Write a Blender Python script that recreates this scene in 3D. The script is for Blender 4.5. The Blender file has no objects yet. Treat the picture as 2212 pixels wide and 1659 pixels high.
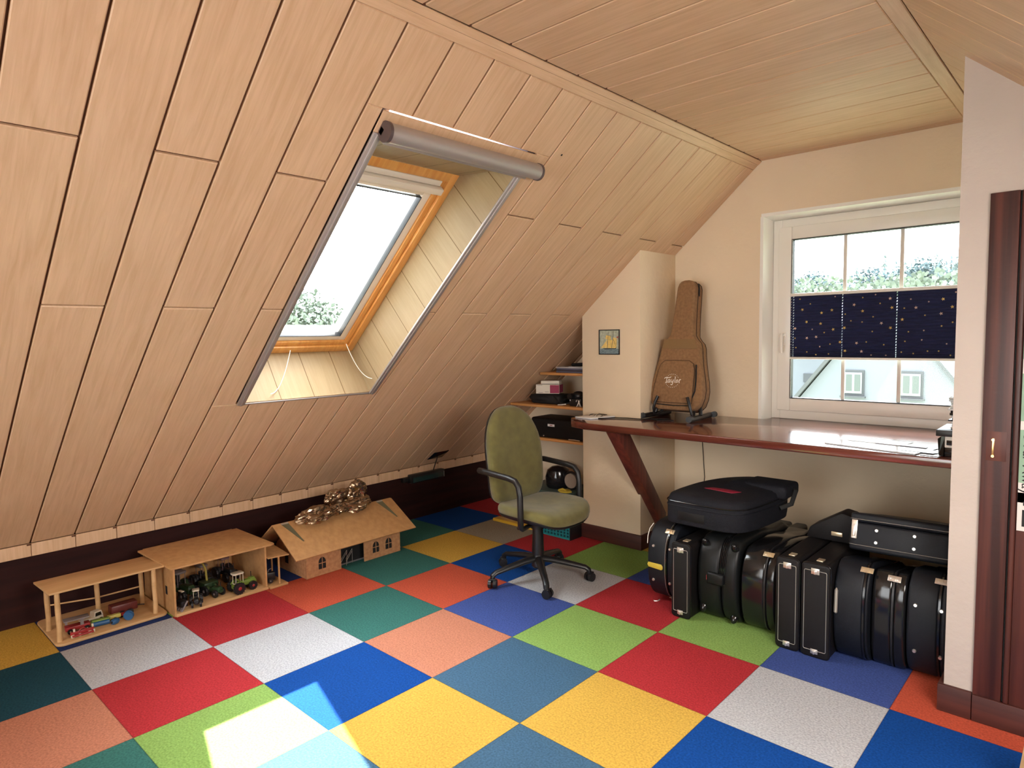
import bpy, bmesh, math, random
from math import pi, sin, cos, atan2, sqrt
from mathutils import Vector as V, Matrix as MX
random.seed(7)
sc = bpy.context.scene
C = sc.collection

# ---------------------------------------------------------------- camera
cam_d = bpy.data.cameras.new('camera'); cam = bpy.data.objects.new('camera', cam_d); C.objects.link(cam); sc.camera = cam
yaw, pitch, roll = -0.746482756, -0.0734084642, -0.0155036277
_f = V((sin(yaw)*cos(pitch), cos(yaw)*cos(pitch), sin(pitch)))
_r = V((cos(yaw), -sin(yaw), 0)); _u = _r.cross(_f)
_r2 = cos(roll)*_r + sin(roll)*_u; _u2 = -sin(roll)*_r + cos(roll)*_u
cam.matrix_world = MX(((_r2.x, _u2.x, -_f.x, 3.0930), (_r2.y, _u2.y, -_f.y, -0.7356), (_r2.z, _u2.z, -_f.z, 1.4450), (0, 0, 0, 1)))
cam_d.sensor_fit = 'HORIZONTAL'; cam_d.sensor_width = 36; cam_d.lens = 1419.06/2212*36
cam_d.clip_start = 0.02; cam_d.clip_end = 500

# ---------------------------------------------------------------- view, sky, sun, large lights
sc.view_settings.view_transform = 'Standard'; sc.view_settings.look = 'None'
sc.view_settings.gamma = 1; sc.view_settings.use_curve_mapping = False
sc.view_settings.exposure = 0.15
SKY = 4.8; HALO = 58.0
w = bpy.data.worlds.new('sky'); sc.world = w; w.use_nodes = True
bg = w.node_tree.nodes['Background']; bg.inputs[0].default_value = (0.93, 0.97, 1.0, 1); bg.inputs[1].default_value = SKY
# thin haze: the sky brightens around the sun
_n = w.node_tree.nodes; _l = w.node_tree.links
_tc = _n.new('ShaderNodeTexCoord'); _dt = _n.new('ShaderNodeVectorMath'); _dt.operation = 'DOT_PRODUCT'; _l.new(_tc.outputs['Generated'], _dt.inputs[0])
_dt.inputs[1].default_value = V((-0.64, 0.505, 1.0)).normalized()
_mx = _n.new('ShaderNodeMath'); _mx.operation = 'MAXIMUM'; _mx.inputs[1].default_value = 0.0; _l.new(_dt.outputs['Value'], _mx.inputs[0])
_pw = _n.new('ShaderNodeMath'); _pw.operation = 'POWER'; _pw.inputs[1].default_value = 4.0; _l.new(_mx.outputs[0], _pw.inputs[0])
_ma = _n.new('ShaderNodeMath'); _ma.operation = 'MULTIPLY_ADD'; _ma.inputs[1].default_value = HALO; _ma.inputs[2].default_value = SKY; _l.new(_pw.outputs[0], _ma.inputs[0]); _l.new(_ma.outputs[0], bg.inputs[1])

def light(name, kind, loc, direction, energy, color=(1, 1, 1), size=None, size_y=None, angle=None):
    d = bpy.data.lights.new(name, kind); o = bpy.data.objects.new(name, d); C.objects.link(o)
    o.location = loc; o.rotation_euler = V(direction).to_track_quat('-Z', 'Y').to_euler()
    d.energy = energy; d.color = color
    if size: d.shape = 'RECTANGLE'; d.size = size; d.size_y = size_y
    if angle is not None: d.angle = angle
    return o
light('sun', 'SUN', (-6, 6, 12), (0.64, -0.505, -1.0), 42.0, (1.0, 0.95, 0.86), angle=0.009)
# added fill lamps out of view, brightening the room from behind and right
light('rear_fill_light', 'AREA', (1.6, -3.10, 1.20), (-0.12, 1, 0.06), 46, (1.0, 0.94, 0.89), 2.4, 1.8)
light('right_fill_light', 'AREA', (3.62, 0.55, 1.48), (-0.72, 0.12, -0.62), 68, (1.0, 0.94, 0.88), 1.2, 0.75)

# ---------------------------------------------------------------- materials
def mat(name, col, rough=0.6, metal=0.0, var=0.0, vscale=8.0, stretch=(1, 1, 1), bump=0.0, bscale=60.0, col2=None, spec=0.5, coat=0.0, alpha=None, coords='Object', sheen=0.0):
    m = bpy.data.materials.new(name); m.use_nodes = True
    nt = m.node_tree; N = nt.nodes; L = nt.links; b = N['Principled BSDF']
    b.inputs['Base Color'].default_value = (*col, 1); b.inputs['Roughness'].default_value = rough; b.inputs['Metallic'].default_value = metal
    b.inputs['Specular IOR Level'].default_value = spec
    if coat: b.inputs['Coat Weight'].default_value = coat; b.inputs['Coat Roughness'].default_value = 0.12
    if sheen: b.inputs['Sheen Weight'].default_value = sheen
    tc = N.new('ShaderNodeTexCoord')
    if var or col2:
        mp = N.new('ShaderNodeMapping'); mp.inputs['Scale'].default_value = stretch; L.new(tc.outputs[coords], mp.inputs[0])
        no = N.new('ShaderNodeTexNoise'); no.inputs['Scale'].default_value = vscale; no.inputs['Detail'].default_value = 6; L.new(mp.outputs[0], no.inputs['Vector'])
        rp = N.new('ShaderNodeValToRGB'); rp.color_ramp.elements[0].position = 0.35; rp.color_ramp.elements[1].position = 0.65
        c2 = col2 if col2 else tuple(min(1, c*(1+var)) for c in col)
        c1 = col if col2 else tuple(c*(1-var) for c in col)
        rp.color_ramp.elements[0].color = (*c1, 1); rp.color_ramp.elements[1].color = (*c2, 1)
        L.new(no.outputs['Fac'], rp.inputs[0]); L.new(rp.outputs[0], b.inputs['Base Color'])
    if bump:
        n2 = N.new('ShaderNodeTexNoise'); n2.inputs['Scale'].default_value = bscale; n2.inputs['Detail'].default_value = 4; L.new(tc.outputs['Object'], n2.inputs['Vector'])
        bp = N.new('ShaderNodeBump'); bp.inputs['Strength'].default_value = bump; bp.inputs['Distance'].default_value = 0.01
        L.new(n2.outputs['Fac'], bp.inputs['Height']); L.new(bp.outputs[0], b.inputs['Normal'])
    return m

def panel_mat(name, col, dark, grooves=False):
    """pale beech panelling; UV = metres along / across the board"""
    m = bpy.data.materials.new(name); m.use_nodes = True
    nt = m.node_tree; N = nt.nodes; L = nt.links; b = N['Principled BSDF']
    b.inputs['Roughness'].default_value = 0.42; b.inputs['Specular IOR Level'].default_value = 0.35
    uv = N.new('ShaderNodeUVMap'); uv.uv_map = 'uv'
    geo = N.new('ShaderNodeNewGeometry')
    off = N.new('ShaderNodeVectorMath'); off.operation = 'ADD'
    mul = N.new('ShaderNodeMath'); mul.operation = 'MULTIPLY'; mul.inputs[1].default_value = 37.0
    L.new(geo.outputs['Random Per Island'], mul.inputs[0])
    cb = N.new('ShaderNodeCombineXYZ'); L.new(mul.outputs[0], cb.inputs[0]); L.new(mul.outputs[0], cb.inputs[2])
    L.new(uv.outputs[0], off.inputs[0]); L.new(cb.outputs[0], off.inputs[1])
    mp = N.new('ShaderNodeMapping'); mp.inputs['Scale'].default_value = (2.2, 34, 1); L.new(off.outputs[0], mp.inputs[0])
    no = N.new('ShaderNodeTexNoise'); no.inputs['Scale'].default_value = 1.6; no.inputs['Detail'].default_value = 9; no.inputs['Roughness'].default_value = 0.62; no.inputs['Distortion'].default_value = 0.6
    L.new(mp.outputs[0], no.inputs['Vector'])
    n3 = N.new('ShaderNodeTexNoise'); n3.inputs['Scale'].default_value = 5; n3.inputs['Detail'].default_value = 3; L.new(off.outputs[0], n3.inputs['Vector'])
    rp = N.new('ShaderNodeValToRGB'); rp.color_ramp.elements[0].position = 0.3; rp.color_ramp.elements[1].position = 0.62
    rp.color_ramp.elements[0].color = (*dark, 1); rp.color_ramp.elements[1].color = (*col, 1)
    L.new(no.outputs['Fac'], rp.inputs[0])
    mx = N.new('ShaderNodeMix'); mx.data_type = 'RGBA'; mx.blend_type = 'MULTIPLY'; mx.inputs[0].default_value = 0.35
    r2 = N.new('ShaderNodeValToRGB'); r2.color_ramp.elements[0].color = (0.72, 0.66, 0.6, 1); r2.color_ramp.elements[1].color = (1, 1, 1, 1)
    L.new(n3.outputs['Fac'], r2.inputs[0]); L.new(rp.outputs[0], mx.inputs[6]); L.new(r2.outputs[0], mx.inputs[7])
    last = mx.outputs[2]
    if grooves:
        sx = N.new('ShaderNodeSeparateXYZ'); L.new(uv.outputs[0], sx.inputs[0])
        dv = N.new('ShaderNodeMath'); dv.operation = 'DIVIDE'; dv.inputs[1].default_value = 0.197; L.new(sx.outputs[1], dv.inputs[0])
        fr = N.new('ShaderNodeMath'); fr.operation = 'FRACT'; L.new(dv.outputs[0], fr.inputs[0])
        lt = N.new('ShaderNodeMath'); lt.operation = 'LESS_THAN'; lt.inputs[1].default_value = 0.022; L.new(fr.outputs[0], lt.inputs[0])
        m2 = N.new('ShaderNodeMix'); m2.data_type = 'RGBA'; m2.inputs[7].default_value = (0.28, 0.16, 0.06, 1)
        L.new(lt.outputs[0], m2.inputs[0]); L.new(last, m2.inputs[6]); last = m2.outputs[2]
    L.new(last, b.inputs['Base Color'])
    bp = N.new('ShaderNodeBump'); bp.inputs['Strength'].default_value = 0.12; bp.inputs['Distance'].default_value = 0.004
    L.new(no.outputs['Fac'], bp.inputs['Height']); L.new(bp.outputs[0], b.inputs['Normal'])
    return m

def carpet(name, col, speck=0.16):
    col = tuple(c*.77 for c in col)
    m = bpy.data.materials.new('carpet_'+name); m.use_nodes = True
    nt = m.node_tree; N = nt.nodes; L = nt.links; b = N['Principled BSDF']
    b.inputs['Roughness'].default_value = 0.95; b.inputs['Specular IOR Level'].default_value = 0.12
    tc = N.new('ShaderNodeTexCoord')
    n1 = N.new('ShaderNodeTexNoise'); n1.inputs['Scale'].default_value = 130; n1.inputs['Detail'].default_value = 5; L.new(tc.outputs['Object'], n1.inputs['Vector'])
    n2 = N.new('ShaderNodeTexNoise'); n2.inputs['Scale'].default_value = 3.2; n2.inputs['Detail'].default_value = 4; L.new(tc.outputs['Object'], n2.inputs['Vector'])
    r1 = N.new('ShaderNodeValToRGB'); r1.color_ramp.elements[0].position = 0.33; r1.color_ramp.elements[1].position = 0.67
    r1.color_ramp.elements[0].color = (*[c*(1-speck*1.6) for c in col], 1); r1.color_ramp.elements[1].color = (*[min(1, c*(1+speck)) for c in col], 1)
    L.new(n1.outputs['Fac'], r1.inputs[0])
    mx = N.new('ShaderNodeMix'); mx.data_type = 'RGBA'; mx.blend_type = 'MULTIPLY'; mx.inputs[0].default_value = 0.3
    r2 = N.new('ShaderNodeValToRGB'); r2.color_ramp.elements[0].position = .3; r2.color_ramp.elements[1].position = .7; r2.color_ramp.elements[0].color = (0.8, 0.8, 0.8, 1); L.new(n2.outputs['Fac'], r2.inputs[0])
    L.new(r1.outputs[0], mx.inputs[6]); L.new(r2.outputs[0], mx.inputs[7])
    # butt joint between the squares (grid of 0.5 m)
    sx = N.new('ShaderNodeSeparateXYZ'); L.new(tc.outputs['Object'], sx.inputs[0])
    ds = []
    for k in (0, 1):
        a = N.new('ShaderNodeMath'); a.operation = 'MULTIPLY_ADD'; a.inputs[1].default_value = 2.0; a.inputs[2].default_value = 0.5; L.new(sx.outputs[k], a.inputs[0])
        f = N.new('ShaderNodeMath'); f.operation = 'FRACT'; L.new(a.outputs[0], f.inputs[0])
        s = N.new('ShaderNodeMath'); s.operation = 'SUBTRACT'; s.inputs[1].default_value = 0.5; L.new(f.outputs[0], s.inputs[0])
        g = N.new('ShaderNodeMath'); g.operation = 'ABSOLUTE'; L.new(s.outputs[0], g.inputs[0]); ds.append(g)
    mn = N.new('ShaderNodeMath'); mn.operation = 'MINIMUM'; L.new(ds[0].outputs[0], mn.inputs[0]); L.new(ds[1].outputs[0], mn.inputs[1])
    mr = N.new('ShaderNodeMapRange'); mr.inputs['From Min'].default_value = 0.0012; mr.inputs['From Max'].default_value = 0.006; mr.inputs['To Min'].default_value = 0.55; L.new(mn.outputs[0], mr.inputs['Value'])
    m2 = N.new('ShaderNodeMix'); m2.data_type = 'RGBA'; m2.blend_type = 'MULTIPLY'; m2.inputs[0].default_value = 1.0
    L.new(mx.outputs[2], m2.inputs[6]); L.new(mr.outputs[0], m2.inputs[7]); L.new(m2.outputs[2], b.inputs['Base Color'])
    bp = N.new('ShaderNodeBump'); bp.inputs['Strength'].default_value = 0.5; bp.inputs['Distance'].default_value = 0.004
    L.new(n1.outputs['Fac'], bp.inputs['Height']); L.new(bp.outputs[0], b.inputs['Normal'])
    return m

def glass_mat(name, tint=(0.97, 0.99, 1.0)):
    m = bpy.data.materials.new(name); m.use_nodes = True
    nt = m.node_tree; N = nt.nodes; L = nt.links; N.remove(N['Principled BSDF'])
    t = N.new('ShaderNodeBsdfTransparent'); t.inputs[0].default_value = (*tint, 1)
    g = N.new('ShaderNodeBsdfGlossy'); g.inputs['Roughness'].default_value = 0.03
    lw = N.new('ShaderNodeLayerWeight'); pw = N.new('ShaderNodeMath'); pw.operation = 'POWER'; pw.inputs[1].default_value = 5; L.new(lw.outputs['Facing'], pw.inputs[0])
    fr = N.new('ShaderNodeMath'); fr.operation = 'MULTIPLY_ADD'; fr.inputs[1].default_value = 0.4; fr.inputs[2].default_value = 0.012; L.new(pw.outputs[0], fr.inputs[0])
    mx = N.new('ShaderNodeMixShader'); L.new(fr.outputs[0], mx.inputs[0]); L.new(t.outputs[0], mx.inputs[1]); L.new(g.outputs[0], mx.inputs[2])
    L.new(mx.outputs[0], N['Material Output'].inputs[0])
    return m

PANEL = panel_mat('beech_panel', (0.70, 0.475, 0.305), (0.59, 0.38, 0.225))
PANELG = panel_mat('beech_panel_grooved', (0.72, 0.55, 0.33), (0.66, 0.48, 0.27), True)
GAP = mat('dark_groove', (0.10, 0.035, 0.015), 0.9)
TRIMW = panel_mat('beech_trim', (0.61, 0.40, 0.245), (0.53, 0.33, 0.19))
PLAST = mat('cream_plaster', (0.74, 0.60, 0.42), 0.9, var=0.035, vscale=1.7, bump=0.25, bscale=26)
WHITEP = mat('white_plaster', (0.48, 0.405, 0.36), 0.9, var=0.04, vscale=2, bump=0.4, bscale=18)
REVEALP = mat('white_reveal_plaster', (0.83, 0.80, 0.73), 0.85, bump=0.2, bscale=20)
MAHOG = mat('mahogany_stain', (0.075, 0.014, 0.010), 0.42, col2=(0.15, 0.032, 0.02), vscale=2.2, stretch=(14, 14, 0.7), bump=0.05)
MAHOGX = mat('mahogany_stain_horizontal', (0.045, 0.010, 0.007), 0.6, col2=(0.075, 0.018, 0.012), vscale=2.2, stretch=(0.8, 0.8, 14))
DOORW = mat('reddish_door_wood', (0.030, 0.006, 0.005), 0.5, col2=(0.085, 0.020, 0.013), vscale=2.4, stretch=(16, 16, 0.45), bump=0.05)
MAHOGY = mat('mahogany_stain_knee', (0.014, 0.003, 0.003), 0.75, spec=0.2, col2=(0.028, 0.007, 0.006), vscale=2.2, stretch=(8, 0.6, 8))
DESKM = mat('varnished_desk', (0.075, 0.014, 0.010), 0.15, col2=(0.19, 0.045, 0.028), vscale=1.6, stretch=(0.7, 12, 12), coat=0.6)
PVC = mat('white_pvc', (0.80, 0.76, 0.68), 0.35)
RUBB = mat('black_gasket', (0.02, 0.02, 0.022), 0.6)
PINE = mat('varnished_pine', (0.62, 0.27, 0.065), 0.3, col2=(0.74, 0.38, 0.11), vscale=1.6, stretch=(3, 25, 3), coat=0.3)
SASHC = mat('cream_sash_paint', (0.78, 0.72, 0.62), 0.4)
ALU = mat('brushed_aluminium', (0.45, 0.41, 0.39), 0.5, 0.6)
ALUD = mat('dark_aluminium', (0.12, 0.09, 0.09), 0.45, 0.4)
GLASS = glass_mat('window_glass')
OLIVE = mat('olive_fabric', (0.135, 0.118, 0.034), 0.95, var=0.14, vscale=16, bump=0.25, bscale=420, sheen=0.25)
BLKP = mat('black_plastic', (0.009, 0.009, 0.010), 0.38, bump=0.05, bscale=300)
BLKG = mat('glossy_black_plastic', (0.008, 0.008, 0.009), 0.13)
BLKM = mat('matt_black', (0.006, 0.006, 0.006), 0.75)
LEATH = mat('black_leatherette', (0.0075, 0.009, 0.013), 0.42, spec=0.28, bump=0.18, bscale=520)
LEATH2 = mat('brown_black_leatherette', (0.0065, 0.0055, 0.006), 0.5, spec=0.28, bump=0.18, bscale=520)
MOULD = mat('moulded_black_plastic', (0.0075, 0.0085, 0.009), 0.36, spec=0.28, bump=0.1, bscale=600)
NYLON = mat('dark_nylon', (0.007, 0.0075, 0.012), 0.7, spec=0.28, bump=0.4, bscale=300)
CHROME = mat('chrome', (0.78, 0.73, 0.66), 0.30, 0.8)
NICKEL = mat('pale_gold_nickel', (0.80, 0.66, 0.45), 0.32, 0.75)
SILV = mat('silver_piping', (0.55, 0.53, 0.48), 0.3, 0.7)
BRASS = mat('brass', (0.8, 0.55, 0.25), 0.25, 1.0)
CANVAS = mat('tan_canvas', (0.255, 0.135, 0.060), 0.9, var=0.14, vscale=60, bump=0.35, bscale=500)
CANVASD = mat('dark_piping', (0.045, 0.02, 0.01), 0.8)
WHITE = mat('white_print', (0.85, 0.80, 0.70), 0.7)
PAPER = mat('paper', (0.80, 0.80, 0.80), 0.7)
PLY = mat('light_plywood', (0.52, 0.31, 0.135), 0.6, col2=(0.62, 0.38, 0.18), vscale=3, stretch=(8, 1, 8))
MDF = mat('toy_fibreboard', (0.42, 0.22, 0.085), 0.7, col2=(0.50, 0.275, 0.11), vscale=30)
MDFB = mat('toy_brick_board', (0.36, 0.17, 0.075), 0.8, col2=(0.46, 0.24, 0.11), vscale=50)
SHELFW = mat('orange_shelf_pine', (0.48, 0.20, 0.055), 0.5, col2=(0.58, 0.28, 0.09), vscale=3, stretch=(1, 10, 10))
FOIL = mat('crumpled_gold_foil', (0.36, 0.26, 0.17), 0.24, 0.95, bump=0.3, bscale=16)

# ---------------------------------------------------------------- mesh helpers
class MB:
    def __init__(s): s.bm = bmesh.new(); s.uv = s.bm.loops.layers.uv.new('uv'); s.mi = 0
    def _face(s, vs):
        try: f = s.bm.faces.new(vs)
        except ValueError: return None
        f.material_index = s.mi; return f
    def poly(s, pts): return s._face([s.bm.verts.new(p) for p in pts])
    def box(s, lo, hi, bev=0.0, seg=2, M=None):
        x0, y0, z0 = lo; x1, y1, z1 = hi
        return s.prism([(x0, y0, z0), (x1, y0, z0), (x1, y1, z0), (x0, y1, z0)], (0, 0, z1-z0), bev, seg, M)
    def prism(s, pts, ext, bev=0.0, seg=2, M=None, capsonly=False):
        """polygon pts (3D) extruded by vector ext"""
        b = bmesh.new(); e = V(ext)
        a = [b.verts.new(p) for p in pts]; c = [b.verts.new(V(p)+e) for p in pts]
        n = len(a); b.faces.new(a[::-1]); b.faces.new(c)
        for i in range(n): b.faces.new((a[i], a[(i+1) % n], c[(i+1) % n], c[i]))
        bmesh.ops.recalc_face_normals(b, faces=b.faces)
        if bev:
            es = list(b.edges)
            if capsonly: es = [x for x in b.edges if (x.verts[0] in a and x.verts[1] in a) or (x.verts[0] in c and x.verts[1] in c)]
            bmesh.ops.bevel(b, geom=es, offset=bev, segments=seg, profile=0.5, affect='EDGES', clamp_overlap=True)
        s.join(b, M)
        return s
    def join(s, b, M=None):
        m = {}
        for v in b.verts: m[v] = s.bm.verts.new(M @ v.co if M else v.co)
        for f in b.faces:
            try: g = s.bm.faces.new([m[v] for v in f.verts]); g.material_index = s.mi
            except ValueError: pass
        b.free()
    def tube(s, path, r, n=10, closed=False, flat=1.0, up=None):
        P = [V(p) for p in path]; rs = r if isinstance(r, (list, tuple)) else [r]*len(P)
        rings = []; prev = None
        for i, p in enumerate(P):
            if closed: t = P[(i+1) % len(P)]-P[i-1]
            else: t = P[min(i+1, len(P)-1)]-P[max(i-1, 0)]
            if t.length < 1e-9: t = V((0, 0, 1))
            t.normalize()
            if up is not None: a = t.cross(V(up))
            elif prev is None: a = t.cross(V((0, 0, 1))) if abs(t.z) < .9 else t.cross(V((1, 0, 0)))
            else: a = prev - t*prev.dot(t)
            a.normalize(); prev = a; b = t.cross(a)
            rings.append([s.bm.verts.new(p + a*rs[i]*cos(2*pi*k/n) + b*rs[i]*flat*sin(2*pi*k/n)) for k in range(n)])
        m = len(rings)
        for i in range(m if closed else m-1):
            A = rings[i]; B = rings[(i+1) % m]
            for k in range(n): s._face((A[k], A[(k+1) % n], B[(k+1) % n], B[k]))
        if not closed: s._face(rings[0][::-1]); s._face(rings[-1])
        return s
    def cyl(s, p0, p1, r0, r1=None, n=20):
        return s.tube([p0, p1], [r0, r0 if r1 is None else r1], n)
    def lathe(s, c, prof, axis=(0, 0, 1), n=28):
        """prof: list of (radius, height) along axis from centre c"""
        ax = V(axis).normalized(); a = ax.cross(V((1, 0, 0)) if abs(ax.x) < .9 else V((0, 1, 0))).normalized(); b = ax.cross(a); c = V(c)
        rings = []
        for r, h in prof: rings.append([s.bm.verts.new(c+ax*h+(a*cos(2*pi*k/n)+b*sin(2*pi*k/n))*max(r, 1e-4)) for k in range(n)])
        for A, B in zip(rings, rings[1:]):
            for k in range(n): s._face((A[k], A[(k+1) % n], B[(k+1) % n], B[k]))
        s._face(rings[0][::-1]); s._face(rings[-1]); return s
    def ell(s, c, r, n=16, m=10, M=None, noise=0.0):
        b = bmesh.new(); bmesh.ops.create_uvsphere(b, u_segments=n, v_segments=m, radius=1)
        for v in b.verts:
            k = 1+noise*(random.random()-.5)
            v.co = V((v.co.x*r[0]*k, v.co.y*r[1]*k, v.co.z*r[2]*k))
            if M: v.co = M.to_3x3() @ v.co
            v.co += V(c)
        s.join(b); return s
    def slab(s, q, n, t=0.012, c=0.0025, A=None):
        """board: 4 front corners q (a-dir first), room-side normal n, thickness t, chamfer c; uv along q0->q1"""
        q = [V(p) for p in q]; n = V(n).normalized(); ctr = sum(q, V())/4
        e1 = (q[1]-q[0]).normalized(); e2 = n.cross(e1)
        if e2.dot(q[3]-q[0]) < 0: e2 = -e2
        def ins(p, d):
            r = p.copy(); r += e1*(d if (p-ctr).dot(e1) < 0 else -d); r += e2*(d if (p-ctr).dot(e2) < 0 else -d); return r
        F = [s.bm.verts.new(ins(p, c)) for p in q]; G = [s.bm.verts.new(p-n*c) for p in q]; B = [s.bm.verts.new(p-n*t) for p in q]
        fs = [s._face(F), s._face(B[::-1])]
        for i in range(4):
            j = (i+1) % 4; fs.append(s._face((G[i], G[j], F[j], F[i]))); fs.append(s._face((B[i], B[j], G[j], G[i])))
        for f in fs:
            if f:
                for l in f.loops: l[s.uv].uv = ((l.vert.co).dot(e1), (l.vert.co).dot(e2))
    def build(s, name, mats, parent=None, world=False, smooth=35, kind=None, subsurf=0, recalc=True):
        if recalc: bmesh.ops.recalc_face_normals(s.bm, faces=s.bm.faces)
        me = bpy.data.meshes.new(name); s.bm.to_mesh(me); s.bm.free()
        for m in (mats if isinstance(mats, (list, tuple)) else [mats]): me.materials.append(m)
        if smooth:
            for p in me.polygons: p.use_smooth = True
            me.set_sharp_from_angle(angle=math.radians(smooth))
        o = bpy.data.objects.new(name, me); C.objects.link(o)
        if parent:
            o.parent = parent
            if world: me.transform(root_matrix(parent).inverted())
        if kind: o['kind'] = kind
        if subsurf:
            sm = o.modifiers.new('sub', 'SUBSURF'); sm.levels = subsurf; sm.render_levels = subsurf
        return o
def root_matrix(o):
    m = o.matrix_basis.copy()
    while o.parent: o = o.parent; m = o.matrix_basis @ m
    return m
def tag(o, label, cat, group=None, kind=None):
    o['label'] = label; o['category'] = cat
    if group: o['group'] = group
    if kind: o['kind'] = kind
    return o
def thing(name, label, cat, loc=(0, 0, 0), rz=0, group=None, rot=None):
    o = bpy.data.objects.new(name, None); C.objects.link(o); o.empty_display_size = 0.05
    o.location = loc; o.rotation_euler = rot if rot else (0, 0, rz)
    return tag(o, label, cat, group)
def copy_tree(o, parent=None):
    c = o.copy(); C.objects.link(c); c.parent = parent
    for ch in list(o.children): copy_tree(ch, c)
    return c
def centred(o, axis_loc=None):
    """move the origin of a single-mesh thing to the centre of its base"""
    me = o.data; xs = [v.co for v in me.vertices]
    lo = V((min(v.x for v in xs), min(v.y for v in xs), min(v.z for v in xs))); hi = V((max(v.x for v in xs), max(v.y for v in xs), max(v.z for v in xs)))
    c = V(((lo.x+hi.x)/2, (lo.y+hi.y)/2, lo.z)); me.transform(MX.Translation(-c)); o.location = c
    return o
def struct(name, b, m, **k):
    o = b.build(name, m, kind='structure', **k); return o
def text_mesh(txt, size, depth=0.0004, font_shear=0.0):
    cu = bpy.data.curves.new('t', 'FONT'); cu.body = txt; cu.size = size; cu.extrude = depth; cu.shear = font_shear; cu.align_x = 'CENTER'; cu.align_y = 'CENTER'
    to = bpy.data.objects.new('t', cu); C.objects.link(to); dg = bpy.context.evaluated_depsgraph_get(); dg.update()
    me = bpy.data.meshes.new_from_object(to.evaluated_get(dg)); C.objects.unlink(to); bpy.data.objects.remove(to); return me
def text_obj(name, txt, size, m, parent, M, depth=0.0004, shear=0.0):
    me = text_mesh(txt, size, depth, shear); me.transform(M); me.materials.clear(); me.materials.append(m); me.name = name
    o = bpy.data.objects.new(name, me); C.objects.link(o)
    if parent: o.parent = parent
    return o

# ================================================================= ROOM
XK, Y0, Y1, ZC = -0.99, -3.2, 3.46, 2.52
XR, XS, XE = 1.387, 2.525, 4.90
T = 0.884; ct = 1/sqrt(1+T*T); st = T*ct
def SL(a, y, d=0.0): return V((XK+a*ct-d*st, y, 0.415+a*st+d*ct))   # slope frame: a up the slope, d outwards
def a_of_x(x): return (x-XK)/ct
NS = V((st, 0, -ct))                                                 # room-side normal of the left slope

# ---- floor of coloured carpet squares
COL = dict(Y=(0.68, 0.41, 0.07), N=(0.022, 0.045, 0.17), G=(0.03, 0.085, 0.055), P=(0.016, 0.07, 0.10), W=(0.53, 0.53, 0.54),
           R=(0.46, 0.032, 0.038), O=(0.60, 0.10, 0.05), T=(0.045, 0.17, 0.145), S=(0.58, 0.23, 0.14), L=(0.27, 0.44, 0.11),
           B=(0.005, 0.065, 0.30), V=(0.06, 0.10, 0.33), K=(0.06, 0.135, 0.22), E=(0.40, 0.35, 0.27))
NAMES = dict(Y='yellow', N='navy', G='dark_green', P='petrol', W='grey_white', R='red', O='orange', T='teal', S='salmon', L='green', B='blue', V='violet_blue', K='steel_blue', E='beige')
keys = list(COL); FM = [carpet(NAMES[k], COL[k]) for k in keys]
MAP = {-2: {-1: 'Y', 0: 'N', 1: 'L', 2: 'N', 3: 'W', 4: 'T', 5: 'B', 6: 'R'},
       -1: {-1: 'P', 0: 'W', 1: 'R', 2: 'O', 3: 'T', 4: 'Y', 5: 'E', 6: 'N'},
       0: {-1: 'S', 0: 'R', 1: 'W', 2: 'T', 3: 'O', 4: 'B', 5: 'R', 6: 'W'},
       1: {-1: 'T', 0: 'L', 1: 'B', 2: 'S', 3: 'V', 4: 'W', 5: 'L', 6: 'Y'},
       2: {-1: 'W', 0: 'K', 1: 'Y', 2: 'K', 3: 'L', 4: 'R', 5: 'V', 6: 'O'},
       3: {0: 'R', 1: 'K', 2: 'Y', 3: 'R', 4: 'L', 5: 'B', 6: 'W'},
       4: {0: 'W', 1: 'S', 2: 'B', 3: 'W', 4: 'V', 5: 'R', 6: 'T'},
       5: {2: 'L', 3: 'B', 4: 'O', 5: 'Y', 6: 'B'}}
fb = MB(); pal = 'YWRBSLKOVT'
xs = [-1.03]+[i*.5 for i in range(-1, 10)]+[4.95]; ys = [-3.25]+[i*.5 for i in range(-6, 7)]+[3.5]
for i in range(len(xs)-1):
    for j in range(len(ys)-1):
        ci = math.floor((xs[i]+xs[i+1])); cj = math.floor((ys[j]+ys[j+1]))
        ci = round((xs[i+1]-.5)*2) if i < len(xs)-2 else 9
        cj = round((ys[j+1]-.5)*2) if j < len(ys)-2 else 6
        k = MAP.get(ci, {}).get(cj) or pal[(ci*7+cj*3) % 10]
        fb.mi = keys.index(k)
        fb.poly([(xs[i], ys[j], 0), (xs[i+1], ys[j], 0), (xs[i+1], ys[j+1], 0), (xs[i], ys[j+1], 0)])
fb.mi = keys.index('E'); fb.box((-1.03, -3.25, -0.12), (4.95, 3.5, -0.0005))
struct('floor', fb, FM, smooth=0, recalc=False)

# ---- knee wall (dark board) and the strip of panelling above it
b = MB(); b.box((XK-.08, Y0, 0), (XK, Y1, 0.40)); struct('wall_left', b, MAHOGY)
yb = lambda k: 0.006+0.1965*k
yt = lambda k: 0.074+0.2045*k
def seam(k, x): return yb(k)+(yt(k)-yb(k))*(x+0.975)/(1.34+0.975)
b = MB()
for k in range(-17, 18):
    y0, y1 = max(yb(k), Y0), min(yb(k+1), Y1)
    if y1-y0 < .02: continue
    b.slab([(XK+.014, y0+.0012, 0.352), (XK+.014, y0+.0012, 0.418), (XK+.014, y1-.0012, 0.418), (XK+.014, y1-.0012, 0.352)], (1, 0, 0), 0.014, .0015)
    b.mi = 1; b.box((XK+.004, y0-.018, 0.410), (XK+.0165, y0+.001, 0.4175)); b.mi = 0
struct('trim_1', b, [PANEL, GAP])

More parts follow.
